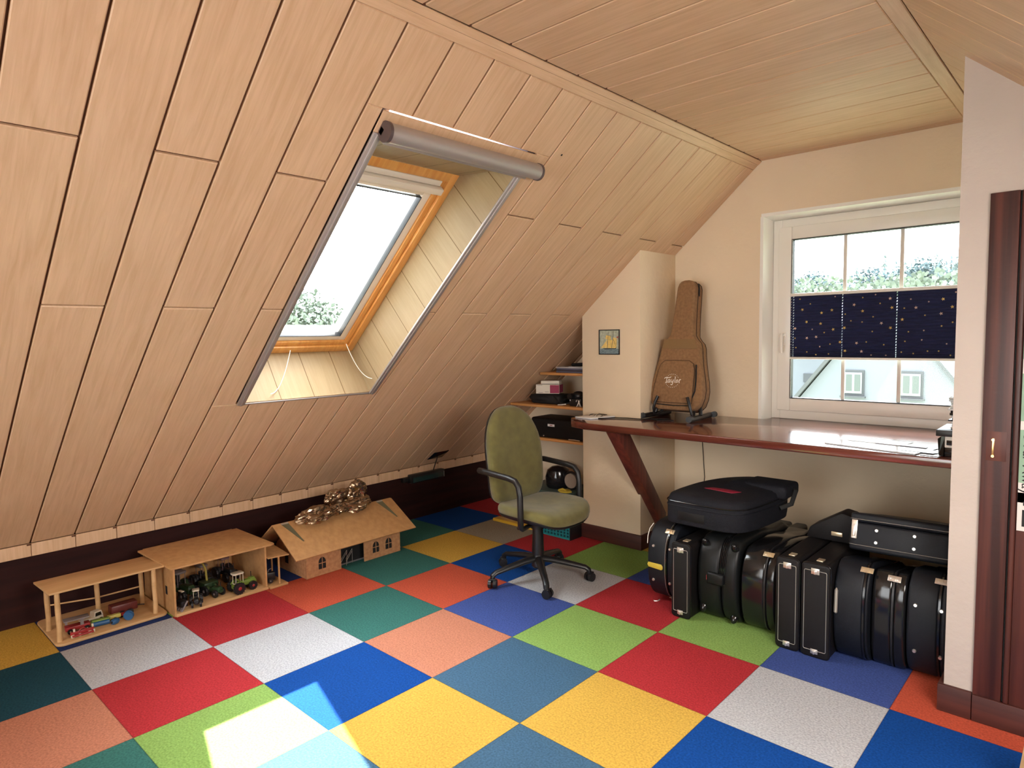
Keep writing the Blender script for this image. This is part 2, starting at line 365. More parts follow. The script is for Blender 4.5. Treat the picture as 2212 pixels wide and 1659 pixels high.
# ---- left slope: boards with joints, hole for the roof window
HX0, HX1, HY0, HY1 = -0.195, 1.108, 0.748, 1.602
b = MB()
def clip_y(k, x, side): return seam(k, x)+(0.0036 if side == 0 else -0.0036)
for k in range(-17, 18):
    joint = 0.847 if k % 2 == 0 else 0.323
    cuts = sorted([-0.985, joint, 1.338] + ([HX0, HX1] if (seam(k+1, 0) > HY0 and seam(k, 1) < HY1) else []))
    for x0, x1 in zip(cuts, cuts[1:]):
        g0 = .003 if abs(x0-joint) < 1e-6 else .0; g1 = .003 if abs(x1-joint) < 1e-6 else .0
        xa, xb = x0+g0, x1-g1
        ya0, ya1, yb0, yb1 = clip_y(k, xa, 0), clip_y(k, xb, 0), clip_y(k+1, xa, 1), clip_y(k+1, xb, 1)
        pieces = [(ya0, ya1, yb0, yb1)]
        if x0 >= HX0-1e-6 and x1 <= HX1+1e-6 and seam(k+1, 0) > HY0 and seam(k, 1) < HY1:
            pieces = []
            if ya1 < HY0-.01 or ya0 < HY0-.01: pieces.append((ya0, ya1, min(yb0, HY0), min(yb1, HY0)))
            if yb1 > HY1+.01 or yb0 > HY1+.01: pieces.append((max(ya0, HY1), max(ya1, HY1), yb0, yb1))
        for (p0, p1, p2, p3) in pieces:
            p0, p1, p2, p3 = max(p0, Y0), max(p1, Y0), min(p2, Y1), min(p3, Y1)
            if p2-p0 < .004 and p3-p1 < .004: continue
            p2 = max(p2, p0+.0005); p3 = max(p3, p1+.0005)
            A0, A1 = a_of_x(xa), a_of_x(xb)
            b.slab([SL(A0, p0), SL(A1, p1), SL(A1, p3), SL(A0, p2)], NS, 0.012, .0034)
# smooth run-out at the top of the boards
a0, a1, a2 = a_of_x(1.339), a_of_x(1.366), a_of_x(1.389)
b.slab([SL(a0, Y0), SL(a0, Y1), SL(a1, Y1), SL(a1, Y0)], NS, 0.012, .0008)
b.slab([SL(a1, Y0, -.003), SL(a1, Y1, -.003), SL(a2, Y1, -.003), SL(a2, Y0, -.003)], NS, 0.015, .003)
# dark sheathing behind the joints, in four pieces around the opening
b.mi = 1
def sheath(xa, xb, ya, yb_):
    q = [SL(a_of_x(xa), ya, .012), SL(a_of_x(xb), ya, .012), SL(a_of_x(xb), yb_, .012), SL(a_of_x(xa), yb_, .012)]
    b.prism(q, tuple(-NS*.03))
sheath(-1.02, 1.40, Y0, HY0+.003); sheath(-1.02, 1.40, HY1-.003, Y1+.1); sheath(-1.02, HX0+.003, HY0, HY1); sheath(HX1-.003, 1.40, HY0, HY1)
b.mi = 2; b.cyl(SL(a_of_x(1.13), 1.755, -.0006), SL(a_of_x(1.13), 1.755, .004), .0055, n=12); b.mi = 0
struct('wall_slope', b, [PANEL, GAP, BLKM])

# ---- flat ceiling boards
b = MB(); n = (0, 0, -1)
cy = lambda k: 0.709+0.206*k
for k in range(-19, 14):
    y0, y1 = max(cy(k)+.0036, Y0), min(cy(k+1)-.0036, Y1)
    if y1-y0 < .01: continue
    b.slab([(XR+.004, y0, ZC), (2.462, y0, ZC), (2.462, y1, ZC), (XR+.004, y1, ZC)], n, .012, .003)
    b.mi = 1; b.cyl((XR+.006, cy(k), ZC-.0006), (XR+.006, cy(k), ZC+.01), .006, n=8); b.mi = 0
b.slab([(2.463, Y0, ZC), (2.463, Y1, ZC), (XS-.002, Y1, ZC), (XS-.002, Y0, ZC)], n, .012, .003)
b.mi = 1; b.box((XR-.02, Y0, ZC+.011), (XS+.05, Y1+.1, ZC+.04)); b.mi = 0
struct('ceiling', b, [PANEL, GAP])
# ---- right slope
b = MB(); NR = V((-st, 0, -ct))
def SR(x, y, d=0): return V((x+d*st, y, ZC-(x-XS)*T+d*ct))
for k in range(-24, 9):
    y0, y1 = max(1.82+.2112*k+.0016, Y0), min(1.82+.2112*(k+1)-.0016, Y1)
    if y1-y0 < .01: continue
    for xa, xb in ((XS+.003, 3.497 if k % 2 else 3.05), (3.503 if k % 2 else 3.056, 4.0), (4.0, XE)):
        b.slab([SR(xa, y0), SR(xb, y0), SR(xb, y1), SR(xa, y1)], NR, .012, .0022)
b.mi = 1; b.prism([SR(XS-.02, Y0, .012), SR(XE+.05, Y0, .012), SR(XE+.05, Y1+.1, .012), SR(XS-.02, Y1+.1, .012)], tuple(-NR*.03)); b.mi = 0
struct('wall_right_slope', b, [PANEL, GAP])
b = MB(); b.box((XE, Y0, 0), (XE+.08, Y1, 0.45)); struct('wall_right', b, PLAST)

# ---- back gable wall with window opening
WX0, WX1, WZ0, WZ1 = 1.406, 2.600, 0.84, 2.171
def gable(name, ya, yc, wx0, wx1, wz0, wz1, m):
    b = MB(); e = (0, yc-ya, 0); zl = lambda x: min(ZC+.012, .415+T*(x-XK)+.012, ZC+.012-(x-XS)*T)
    b.prism([(XK-.05, ya, 0), (wx0, ya, 0), (wx0, ya, zl(wx0)), (XR, ya, zl(XR)), (XK-.05, ya, .40)], e)
    b.prism([(wx1, ya, 0), (XE+.05, ya, 0), (XE+.05, ya, .43), (XS if wx1 < XS else wx1, ya, zl(max(XS, wx1))), (wx1, ya, zl(wx1))], e)
    b.prism([(wx0, ya, 0), (wx1, ya, 0), (wx1, ya, wz0), (wx0, ya, wz0)], e)
    top = [(wx0, ya, wz1), (wx1, ya, wz1), (wx1, ya, zl(wx1))]+([(XS, ya, zl(XS))] if wx1 > XS else [])+[(wx0, ya, zl(wx0))]
    b.prism(top, e)
    return struct(name, b, m)
gable('wall_back', Y1, Y1+.11, WX0, WX1, WZ0, WZ1, PLAST)
gable('wall_front', Y0-.11, Y0, 0.9, 2.9, 0.12, 2.15, PLAST)
# plastered reveals of the window
b = MB()
b.prism([(WX0, Y1-.0015, WZ0), (WX0-.0, Y1-.0015, WZ1), (1.431, Y1+.125, WZ1-.02), (1.431, Y1+.125, WZ0)], (-.02, 0, 0))
b.prism([(WX1, Y1-.0015, WZ0), (WX1, Y1-.0015, WZ1), (2.575, Y1+.125, WZ1-.02), (2.575, Y1+.125, WZ0)], (.02, 0, 0))
b.prism([(WX0-.015, Y1-.0015, WZ1), (WX1+.015, Y1-.0015, WZ1), (2.58, Y1+.125, WZ1-.018), (1.425, Y1+.125, WZ1-.018)], (0, 0, .02))
struct('trim_2', b, REVEALP)

# ---- chimney breast
b = MB()
zs = lambda x: .415+T*(x-XK)
b.prism([(.315, 3.0, 0), (.787, 3.0, 0), (.787, 3.0, zs(.787)+.004), (.315, 3.0, zs(.315)+.004)], (0, Y1-3.0, 0), bev=.004, seg=2)
struct('wall_chimney_breast', b, PLAST)
b = MB(); b.box((.300, 2.982, 0), (.803, 3.0, .10), .004); b.box((.787, 3.0, 0), (.803, Y1, .10), .004)
struct('baseboard_chimney', b, MAHOGX)

# ---- partition with the low door
PY = 2.13; PX = 2.652
b = MB()
zr = lambda x: ZC-(x-XS)*T+.006
b.prism([(PX, PY, 0), (2.744, PY, 0), (2.744, PY, 1.914), (3.222, PY, 1.914), (PX, PY, zr(PX))], (0, .12, 0))
b.prism([(3.50, PY, 0), (XE, PY, 0), (XE, PY, zr(XE)), (3.50, PY, zr(3.50))], (0, .12, 0))
b.prism([(PX, PY+.12, 0), (PX+.10, PY+.12, 0), (PX+.10, PY+.12, zr(PX+.10)), (PX, PY+.12, zr(PX))], (0, Y1-PY-.12, 0))
struct('wall_partition', b, WHITEP)
b = MB(); b.box((2.634, PY-.018, 0), (2.7405, PY, .104), .003); b.box((2.7425, PY-.018, 0), (3.3, PY, .100), .003); b.box((2.634, PY, 0), (PX, Y1, .104), .003)
struct('baseboard_partition', b, MAHOGX)
b = MB(); b.box((2.7425, PY-.012, .1005), (2.826, PY+.10, 1.914), .002)
d1 = struct('door_1', b, DOORW)
d1['label'] = 'dark reddish wooden door lining with strike plate in the right partition'
b = MB(); b.box((2.827, PY-.004, .1005), (2.832, PY+.03, 1.913)); b.build('shadow_gap', BLKM, d1)
b = MB(); b.box((2.832, PY-.020, .1005), (2.849, PY+.03, 1.913), .006, 3); b.build('door_stop_bead', DOORW, d1)
b = MB(); b.prism([(2.8495, PY-.012, .1005), (3.49, PY-.012, .1005), (3.49, PY-.012, 1.655), (3.225, PY-.012, 1.895), (2.8495, PY-.012, 1.905)], (0, .04, 0), bev=.002); b.build('door_leaf', DOORW, d1)
b = MB(); b.box((2.773, PY-.0165, .990), (2.780, PY-.0125, 1.056), .001); b.cyl((2.7765, PY-.019, 1.050), (2.7765, PY-.012, 1.050), .005, n=10); b.cyl((2.7765, PY-.019, .992), (2.7765, PY-.012, .992), .005, n=10); o = b.build('strike_plate', [BRASS], d1)
b = MB(); b.box((2.756, PY-.0128, .975), (2.815, PY-.0118, 1.080), .0004); b.build('repaired_patch', mat('lighter_stained_patch', (.055, .012, .008), .55, col2=(.10, .025, .015), vscale=3, stretch=(14, 14, .8)), d1)
# poster on the door leaf
pt = thing('poster', 'pale green and white poster with black lettering pinned on the dark door', 'poster', (2.98, PY-.014, .738))
PG = mat('poster_green', (0.22, 0.34, 0.24), 0.6, var=.1, vscale=9); PW = mat('poster_white', (0.62, 0.55, 0.52), 0.6)
b = MB(); b.box((-.128, -.0012, 0), (.17, 0, .80)); b.mi = 1
for lo, hi in (((-.128, -.0016, 0), (.17, -.0011, .135)), ((-.128, -.0016, .355), (.17, -.0011, .385)), ((-.128, -.0016, .55), (.17, -.0011, .60))): b.box(lo, hi)
ring = [(-.128, -.0016, .10), (-.028, -.0016, .10)]+[(-.128+.10*cos(a), -.0016, .10+.07*sin(a)) for a in [pi*k/16 for k in range(1, 9)]]
b.prism(ring, (0, .0005, 0)); b.mi = 2; b.box((-.114, -.0021, .016), (.05, -.0015, .075)); b.box((-.112, -.0021, .090), (.03, -.0015, .105))
b.build('poster_sheet', [PG, PW, BLKM], pt)
RT = MX(((0, -1, 0, 0), (0, 0, -1, 0), (-1, 0, 0, 0), (0, 0, 0, 1)))   # text x -> -z, text y -> +x
RT = MX(((0, 1, 0, 0), (0, 0, -1, 0), (-1, 0, 0, 0), (0, 0, 0, 1)))
text_obj('poster_title', 'So Far Away', .046, BLKM, pt, MX.Translation((-.104, -.0020, .247)) @ RT)
text_obj('poster_line', 'You Are', .046, BLKM, pt, MX.Translation((-.104, -.0020, .455)) @ RT)

# ---- added eaves, never in view, keeping the sun out of the gable window
b = MB(); b.box((0.2, Y1+.115, 2.57), (3.7, Y1+1.05, 2.66)); b.box((0.2, Y1+.115, 2.45), (0.28, Y1+1.05, 2.569)); struct('trim_3', b, WHITEP)

# ================================================================= WINDOW 1 (gable)
YF = 3.565
win = MB()
def ring(b, x0, x1, z0, z1, w_, ya, yb_, bev=.004, wt=None):
    wt = wt or w_
    b.box((x0, ya, z0), (x0+w_, yb_, z1), bev); b.box((x1-w_, ya, z0), (x1, yb_, z1), bev)
    b.box((x0+w_-.001, ya, z1-wt), (x1-w_+.001, yb_, z1), bev); b.box((x0+w_-.001, ya, z0), (x1-w_+.001, yb_, z0+wt), bev)
ring(win, 1.430, 2.576, .8835, 2.152, .055, YF, YF+.07)
w1 = struct('window_1', win, PVC)
b = MB(); ring(b, 1.470, 2.540, .938, 2.103, .080, YF-.014, YF+.045, .006); b.build('sash', PVC, w1)
b = MB(); ring(b, 1.549, 2.461, 1.017, 2.024, .006, YF-.0145, YF+.03, .001); b.build('gasket', RUBB, w1)
b = MB(); b.box((1.546, YF+.018, 1.014), (2.464, YF+.022, 2.027)); b.build('pane', GLASS, w1)
for xm in (1.858, 2.160):
    b = MB(); b.box((xm-.010, YF+.010, 1.02), (xm+.010, YF+.016, 2.02), .001); b.build('glazing_bar', PVC, w1)
b = MB(); b.box((1.497, YF-.024, 1.36), (1.522, YF-.013, 1.44), .004); b.tube([(1.510, YF-.024, 1.425), (1.510, YF-.056, 1.425), (1.510, YF-.058, 1.415), (1.510, YF-.058, 1.31)], [.010, .010, .010, .0085], 12); b.build('handle', PVC, w1)

b = MB(); b.box((1.42, YF+.04, .78), (2.59, YF+.16, .8825)); b.build('sill_light_stop', PVC, w1)  # unseen block added to stop light leaking in below the frame
# pleated blind with stars
NAVY = mat('navy_star_fabric', (0.009, 0.014, 0.058), 0.85, var=.25, vscale=14, stretch=(1, 1, 9)); STARM = mat('gold_star_print', (0.62, 0.42, 0.12), 0.6); STARP = mat('pale_star_print', (0.60, 0.42, 0.34), 0.6)
bl = thing('pleated_blind', 'navy pleated blind with gold stars stretched across the middle of the gable window', 'blind', (2.0, YF-.03, 1.27))
BX0, BX1, BZ0, BZ1 = 1.553, 2.457, 1.283, 1.664
cols = [1.570, 1.858, 2.148, 2.440]
xsb = [BX0]
for c in cols: xsb += [c-.0022, c+.0022]
xsb.append(BX1)
b = MB(); NP = 25
zz = []; z = BZ0; hs = [0.35+0.65*min(1, (i/6.0)) for i in range(NP)]; tot = sum(hs); zz.append(BZ0)
for h in hs: zz.append(zz[-1]+(BZ1-BZ0)*h/tot)
for i in range(NP):
    z0, z1 = zz[i], zz[i+1]; zm = (z0+z1)/2; dp = .007
    for j in range(len(xsb)-1):
        hole = j % 2 == 1
        xa, xb = xsb[j], xsb[j+1]
        b.poly([(xa, YF-.018, z0), (xb, YF-.018, z0), (xb, YF-.018-dp, zm), (xa, YF-.018-dp, zm)])
        if hole: continue
        b.poly([(xa, YF-.018-dp, zm), (xb, YF-.018-dp, zm), (xb, YF-.018, z1), (xa, YF-.018, z1)])
random.seed(11)
b.mi = 1
used = []
def star(cx, cz, r, mi, rot):
    b.mi = mi; i0 = min(max(0, sum(1 for t in zz if t < cz)-1), NP-1); pts = []
    for k in range(10):
        rr = r if k % 2 == 0 else r*.42; a = rot+pi/2+2*pi*k/10; pts.append((cx+rr*cos(a), YF-.0262, cz+rr*sin(a)))
    b.poly(pts)
for k in range(400):
    cx, cz = random.uniform(BX0+.02, BX1-.01), random.uniform(BZ0+.01, BZ1-.012)
    if any((cx-a)**2+(cz-c)**2 < .052**2 for a, c in used) or min(abs(cx-c) for c in cols) < .009: continue
    used.append((cx, cz)); big = random.random() < .45
    star(cx, cz, .0105 if big else .006, 1 if random.random() < .7 else 2, random.uniform(0, 1))
    if len(used) > 72: break
b.build('pleated_fabric', [NAVY, STARM, STARP], bl, world=True, smooth=0)
b = MB(); b.box((BX0-.004, YF-.028, BZ1), (BX1+.004, YF-.0145, BZ1+.019), .003); b.build('top_rail', PVC, bl, world=True)
b = MB(); b.box((BX0-.004, YF-.028, BZ0-.014), (BX1+.004, YF-.0145, BZ0), .003); b.build('bottom_rail', PVC, bl, world=True)
for xx in (BX0+.004, BX1-.004):
    b = MB(); b.cyl((xx, YF-.020, 1.02), (xx, YF-.020, 2.02), .0008, n=6); b.build('guide_cord', WHITE, bl, world=True)

# added rear window, unseen, made up to go with the rear fill lamp
b = MB(); ring(b, 0.9, 2.9, .12, 2.15, .08, Y0-.09, Y0-.03)
w2 = struct('window_2', b, PVC); b = MB(); b.box((.98, Y0-.062, .20), (2.82, Y0-.058, 2.07)); b.build('pane', GLASS, w2)

# ================================================================= ROOF WINDOW
Ra0, Ra1, Fa0, Fa1 = a_of_x(-.185), a_of_x(1.045), 1.115, 2.437
Ry0, Ry1, FD = .790, 1.552, .28
b = MB()
def quad_uv(pts, uvf, thick):
    f = b.poly(pts)
    for l in f.loops: l[b.uv].uv = uvf(l.vert.co)
    nn = (V(pts[1])-V(pts[0])).cross(V(pts[2])-V(pts[1])).normalized()*thick
    g = b.poly([V(p)+nn for p in pts])
    for l in g.loops: l[b.uv].uv = uvf(l.vert.co)
ea = V((ct, 0, st)); ed = V((-st, 0, ct))
for y, sgn in ((Ry1, 1), (Ry0, -1)):
    yy = y-.004*sgn
    quad_uv([SL(Ra0, y, -.002), SL(Ra1, y, -.002), SL(Fa1, yy, FD+.006), SL(Fa0, yy, FD+.006)] if sgn > 0 else [SL(Fa0, yy, FD+.006), SL(Fa1, yy, FD+.006), SL(Ra1, y, -.002), SL(Ra0, y, -.002)], lambda c: (c.dot(ed), c.dot(ea)+.06), .0)
quad_uv([SL(Ra0, Ry0, -.002), SL(Ra0, Ry1, -.002), SL(Fa0, Ry1, FD+.006), SL(Fa0, Ry0, FD+.006)], lambda c: (c.z, c.y-.005), .0)
quad_uv([SL(Ra1, Ry0, -.002), SL(Fa1, Ry0, FD+.006), SL(Fa1, Ry1, FD+.006), SL(Ra1, Ry1, -.002)], lambda c: (c.x, c.y-.13), .0)
rv = struct('trim_4', b, PANELG, smooth=0)
# opaque carcass around the lining so no light leaks in
b = MB()
def sl_box(b, a0, a1, y0, y1, d0, d1, bev=0.0):
    q = [SL(a0, y0, d0), SL(a1, y0, d0), SL(a1, y1, d0), SL(a0, y1, d0)]; b.prism(q, tuple(ed*(d1-d0)), bev)
sl_box(b, .95, 2.9, Ry1+.004, Ry1+.05, .0125, .46); sl_box(b, .95, 2.9, Ry0-.05, Ry0-.004, .0125, .46)
b.prism([SL(Ra0-.004, Ry0-.004, .0125), SL(Ra0-.05, Ry0-.004, .0125), SL(Ra0-.05, Ry0-.004, .46), SL(Fa0-.006, Ry0-.004, .46), SL(Fa0-.006, Ry0-.004, .29)], (0, Ry1-Ry0+.008, 0))
b.prism([SL(Ra1+.006, Ry0-.004, .0125), SL(Ra1+.06, Ry0-.004, .0125), SL(Ra1+.06, Ry0-.004, .46), SL(Fa1+.008, Ry0-.004, .46), SL(Fa1+.008, Ry0-.004, .29)], (0, Ry1-Ry0+.008, 0))
struct('trim_5', b, ALUD)
def sl_ring(b, a0, a1, y0, y1, wa0, wa1, wy, d0, d1, bev=.003):
    sl_box(b, a0, a1, y0, y0+wy, d0, d1, bev); sl_box(b, a0, a1, y1-wy, y1, d0, d1, bev)
    sl_box(b, a0, a0+wa0, y0+wy-.001, y1-wy+.001, d0, d1, bev); sl_box(b, a1-wa1, a1, y0+wy-.001, y1-wy+.001, d0, d1, bev)
b = MB(); sl_ring(b, Fa0, Fa1, Ry0+.002, Ry1-.002, .045, .05, .045, .285, .42)
w3 = struct('window_3', b, PINE)
b = MB(); sl_ring(b, Fa0+.046, Fa1-.052, Ry0+.049, Ry1-.049, .028, .03, .030, .300, .41); b.build('wooden_sash', PINE, w3)
b = MB(); sl_ring(b, Fa0+.074, Fa1-.084, Ry0+.079, Ry1-.079, .034, .085, .045, .312, .40); b.build('sash_lining', SASHC, w3)
b = MB(); sl_ring(b, 1.221, 2.256, .907, 1.431, .004, .004, .004, .3115, .345, .001); b.build('gasket', RUBB, w3)
b = MB(); sl_box(b, 1.20, 2.27, .89, 1.45, .334, .338); b.build('pane', GLASS, w3)
b = MB(); sl_box(b, 2.315, 2.352, .85, 1.49, .262, .300, .006); sl_box(b, 2.355, 2.385, .86, 1.47, .285, .30, .002); b.build('ventilation_bar', SASHC, w3)

# roller cassette with its side rails, fixed on the slope
rb = thing('roller_blind', 'aluminium roller blind cassette with side rails round the skylight', 'blind', tuple(SL(2.74, 1.19, 0)))
ca = a_of_x(1.045)+.02
b = MB(); b.tube([SL(ca, .782, -.040), SL(ca, 1.625, -.040)], .036, 28); sl_box(b, ca-.03, ca+.004, .782, 1.625, -.034, -.007, .004); b.build('cassette', ALU, rb, world=True)
for y0, y1 in ((.768, .782), (1.625, 1.637)):
    b = MB(); b.tube([SL(ca, y0, -.040), SL(ca, y1, -.040)], .039, 28); sl_box(b, ca-.028, ca+.006, y0, y1, -.036, -.007, .004); b.build('end_cap', ALUD, rb, world=True)
b = MB(); b.slab([SL(ca-.03, .752, -.006), SL(a_of_x(1.105), .752, -.006), SL(a_of_x(1.105), 1.602, -.006), SL(ca-.03, 1.602, -.006)], NS, .0055, .001); b.build('mounting_board', PANEL, rb, world=True)
b = MB(); sl_box(b, ca-.062, ca-.030, .80, 1.607, -.026, -.004, .006); b.build('pull_bar', ALU, rb, world=True)
for y0, y1 in ((.752, .790), (1.552, 1.592)):
    b = MB(); sl_box(b, Ra0-.012, ca-.03, y0, y1, -.012, -.0005, .002)
    m_ = (y0+y1)/2; sl_box(b, Ra0-.010, ca-.032, m_-.006, m_+.006, -.018, -.010, .002); b.build('side_rail', ALU, rb, world=True)
b = MB(); sl_box(b, Ra0-.014, Ra0-.004, .790, 1.552, -.008, -.0005, .001); b.build('bottom_edge_strip', ALU, rb, world=True)
# pull cords of the blind
def sag(p, q, s, n=14):
    p, q = V(p), V(q); return [p.lerp(q, k/n)+V((0, 0, -s*4*(k/n)*(1-k/n))) for k in range(n+1)]
for nm, p, q, s, lb in (('blind_cord', SL(1.155, 1.12, .27), SL(1.10, .93, .02), .06, 'white pull cord looping at the lower left of the skylight frame'),
                    ('blind_cord', SL(1.20, 1.46, .27), SL(1.16, 1.545, .03), .05, 'white pull cord looping at the lower right of the skylight frame')):
    b = MB(); b.tube(sag(p, q, s), .0022, 6); tag(centred(b.build(nm, WHITE)), lb, 'cord')

# ================================================================= DESK
dk = thing('desk', 'long varnished mahogany shelf desk under the gable window with diagonal brace', 'desk', (1.6, 3.0, .84))
b = MB(); top = [(.365, 2.80), (.47, 2.665), (.60, 2.612), (PX-.002, 2.60), (PX-.002, 3.455), (2.571, 3.455), (2.571, 3.600), (1.436, 3.600), (1.436, 3.455), (.795, 3.455), (.795, 2.992), (.36, 2.992)]
b.prism([(x, y, .842) for x, y in top], (0, 0, .042), bev=.006, seg=3, capsonly=True); b.build('desk_top', DESKM, dk, world=True)
b = MB(); b.prism([(.766, 2.63, .8415), (.766, 2.765, .8415), (.766, 3.235, .215), (.766, 3.235, .105), (.766, 3.215, .105)], (.08, 0, 0), bev=.003)
b.build('diagonal_brace', MAHOG, dk, world=True)
# cable below the desk
b = MB(); b.tube([(1.0, 3.452, .84), (1.001, 3.452, .70), (1.012, 3.453, .55), (1.02, 3.452, .45), (1.01, 3.452, .36), (.99, 3.452, .20)], .0022, 6)
tag(centred(b.build('power_cable', BLKM)), 'thin black cable hanging down the wall under the desk', 'cable')

# ---- things on the desk
o = MB(); o.prism([(.40, 2.80, .8845), (.545, 2.775, .8845), (.60, 2.985, .8845), (.455, 2.99, .8845)], (0, 0, .008), bev=.002)
nb = tag(centred(o.build('notebook', PAPER)), 'white notepad at the left end of the desk with glasses on it', 'notepad')
gl = thing('eyeglasses', 'folded dark-rimmed glasses lying on the white notepad', 'glasses', (.50, 2.90, .893))
for s in (-1, 1):
    b = MB(); b.tube([(s*.030+.022*cos(a), .014*sin(a), .004+.006*sin(a)) for a in [2*pi*k/20 for k in range(20)]], .0018, 6, closed=True); b.build('rim', BLKP, gl)
b = MB(); b.tube([(-.052, .0, .004), (-.05, .05, .004), (.03, .065, .004)], .0018, 6); b.build('temple', BLKP, gl)
b = MB(); b.tube([(.052, .0, .004), (.05, .06, .006), (-.03, .075, .008)], .0018, 6); b.build('temple', BLKP, gl)
b = MB(); b.tube([(.56, 2.84, .8875), (.64, 2.93, .8875), (.71, 2.965, .8875), (.80, 2.97, .8875), (.86, 3.02, .8875), (.95, 3.07, .8875), (1.02, 3.02, .8875), (.93, 2.97, .8875), (.85, 3.02, .8875)], .003, 6, up=(0, 0, 1)); tag(centred(b.build('charger_cable', BLKM)), 'black cable lying along the desk beside the notepad', 'cable')

CLEARP = mat('clear_plastic_sheet', (0.62, 0.66, 0.68), 0.12, spec=0.7, coat=0.5)
SHEETG = mat('grey_sheet', (0.42, 0.44, 0.47), 0.35)
PINKS = mat('mauve_card', (0.40, 0.33, 0.36), 0.4)
def sheet(name, pts, z, t, m, label, cat='paper', bev=.0006, grp=None):
    b = MB(); b.prism([(x, y, z) for x, y in pts], (0, 0, t)); return tag(centred(b.build(name, m)), label, cat, grp)
sheet('plastic_folder', [(2.03, 2.70), (2.44, 2.615), (2.52, 2.93), (2.50, 3.0), (2.10, 2.98)], .8848, .006, CLEARP, 'large clear plastic folder of papers lying at the desk front edge', 'folder')
sheet('paper_sheet', [(2.10, 2.83), (2.34, 2.80), (2.37, 2.93), (2.14, 2.95)], .8912, .0014, PAPER, 'white paper sheet lying on the clear plastic folder', 'paper')
sheet('card_strip', [(2.23, 2.81), (2.45, 2.79), (2.45, 2.84), (2.24, 2.86)], .8930, .0014, PINKS, 'mauve strip of card lying on the plastic folder', 'card')
sheet('paper_sheet', [(2.36, 2.68), (2.50, 2.66), (2.53, 2.74), (2.40, 2.77)], .8912, .0012, SHEETG, 'small grey sheet lying at the right front of the folder', 'paper')
sheet('plastic_sleeve', [(2.455, 2.63), (2.53, 2.62), (2.60, 3.02), (2.535, 3.03)], .8848, .003, CLEARP, 'clear plastic sleeve lying between the folder and the disc stack', 'sleeve')

# stack by the partition: letter tray, black box, discs
tr = thing('letter_tray', 'black and white letter tray at the right end of the desk, beneath the discs', 'letter tray', (2.60, 2.78, .8845))
b = MB(); b.box((-.055, -.13, 0), (.045, .10, .040), .003); b.build('lower_drawer', BLKG, tr)
b = MB(); b.box((-.055, -.13, .0405), (.045, .10, .090), .003); b.build('white_shell', PVC, tr)
b = MB(); b.box((-.048, -.134, .052), (.04, -.1305, .074), .002); b.build('slot', BLKG, tr)
b = MB(); b.prism([(-.078, -.12, .004), (-.058, -.135, .0), (-.056, -.12, .088), (-.07, -.12, .088), (-.085, -.11, .075)], (0, .20, 0)); b.build('side_panel', BLKG, tr)
b = MB(); b.box((-.088, -.14, .0905), (.045, .11, .118), .003); b.build('tray_lid', BLKP, tr)
random.seed(5)
zc = .8845+.1185
spec = [(.009, 'PVC'), (.012, 'W'), (.012, 'W'), (.006, 'B'), (.010, 'B'), (.010, 'G'), (.012, 'B'), (.010, 'B'), (.008, 'W'), (.010, 'G'), (.006, 'W'), (.009, 'G'), (.007, 'W'), (.009, 'G'), (.010, 'G')]
names = ['bottom', 'second', 'third', 'fourth', 'fifth', 'sixth', 'seventh', 'eighth', 'ninth', 'tenth', 'eleventh', 'twelfth', 'thirteenth', 'fourteenth', 'topmost']
for i, (h, k) in enumerate(spec):
    m_ = {'PVC': PVC, 'W': PAPER, 'B': BLKG, 'G': CLEARP}[k]; dx = random.uniform(-.006, .010); rr = random.uniform(-.06, .06)
    t_ = thing('disc_case', '%s %s disc case, %s from the bottom of the stack beside the partition' % ({'PVC': 'cream', 'W': 'white', 'B': 'black', 'G': 'clear grey'}[k], 'flat', names[i]) if 0 < i < len(spec)-1 else '%s disc case, %s of the stack on the letter tray' % ({'PVC': 'cream', 'G': 'clear grey'}[k], names[i]), 'disc case', (2.600+dx, 2.77, zc), rr, 'disc cases stacked on the letter tray')
    b = MB(); b.box((-.050, -.06, 0), (.046, .06, h-.0008), .0015); b.build('case_shell', m_, t_)
    b = MB(); b.box((-.0508, -.058, h*.35), (-.0502, .058, h*.62)); b.build('spine_insert', PAPER if k in 'GB' else BLKM, t_)
    zc += h

# ================================================================= PICTURE
pc = thing('ship_picture', 'small dark-framed picture of a yellow-sailed ship on the chimney breast', 'picture', (.546, 3.0, 1.306))
b = MB(); ring(b, -.084, .084, 0, .170, .006, -.008, -.0005, .001); b.build('frame', BLKP, pc)
SKYP = mat('picture_sky', (0.40, 0.43, 0.33), .8, var=.2, vscale=60); SEAP = mat('picture_sea', (0.10, 0.15, 0.17), .8, col2=(0.22, 0.30, 0.32), vscale=90, stretch=(1, 1, 3)); SAILP = mat('picture_sail', (0.72, 0.52, 0.16), .8, var=.12, vscale=60); HULLP = mat('picture_hull', (0.03, 0.03, 0.02), .8); REDP = mat('picture_red', (.35, .05, .05), .8)
b = MB(); b.box((-.080, -.003, .004), (.080, -.001, .166)); f = lambda pts: b.poly([((x-.5)*.16, -.0034-.0001*b.mi, .005+y*.16) for x, y in pts])
b.mi = 1; f([(0, 0), (1, 0), (1, .22), (0, .22)])
b.mi = 2; f([(.08, .26), (.4, .26), (.38, .62), (.3, .5)]); f([(.42, .25), (.62, .25), (.66, .60), (.40, .62)]); f([(.30, .64), (.58, .60), (.57, .76), (.34, .80)]); f([(.63, .25), (.86, .25), (.88, .66), (.70, .70)])
b.mi = 3; f([(.02, .27), (.16, .24), (.80, .245), (.85, .28), (.84, .22), (.3, .20)])
for x0, y0, x1, y1 in ((.40, .25, .46, .92), (.62, .25, .72, .95), (.29, .62, .6, .58), (.30, .80, .6, .76), (.70, .62, .86, .26), (.70, .93, .86, .9)):
    f([(x0-.009, y0), (x0+.009, y0), (x1+.006, y1), (x1-.006, y1+.012)])
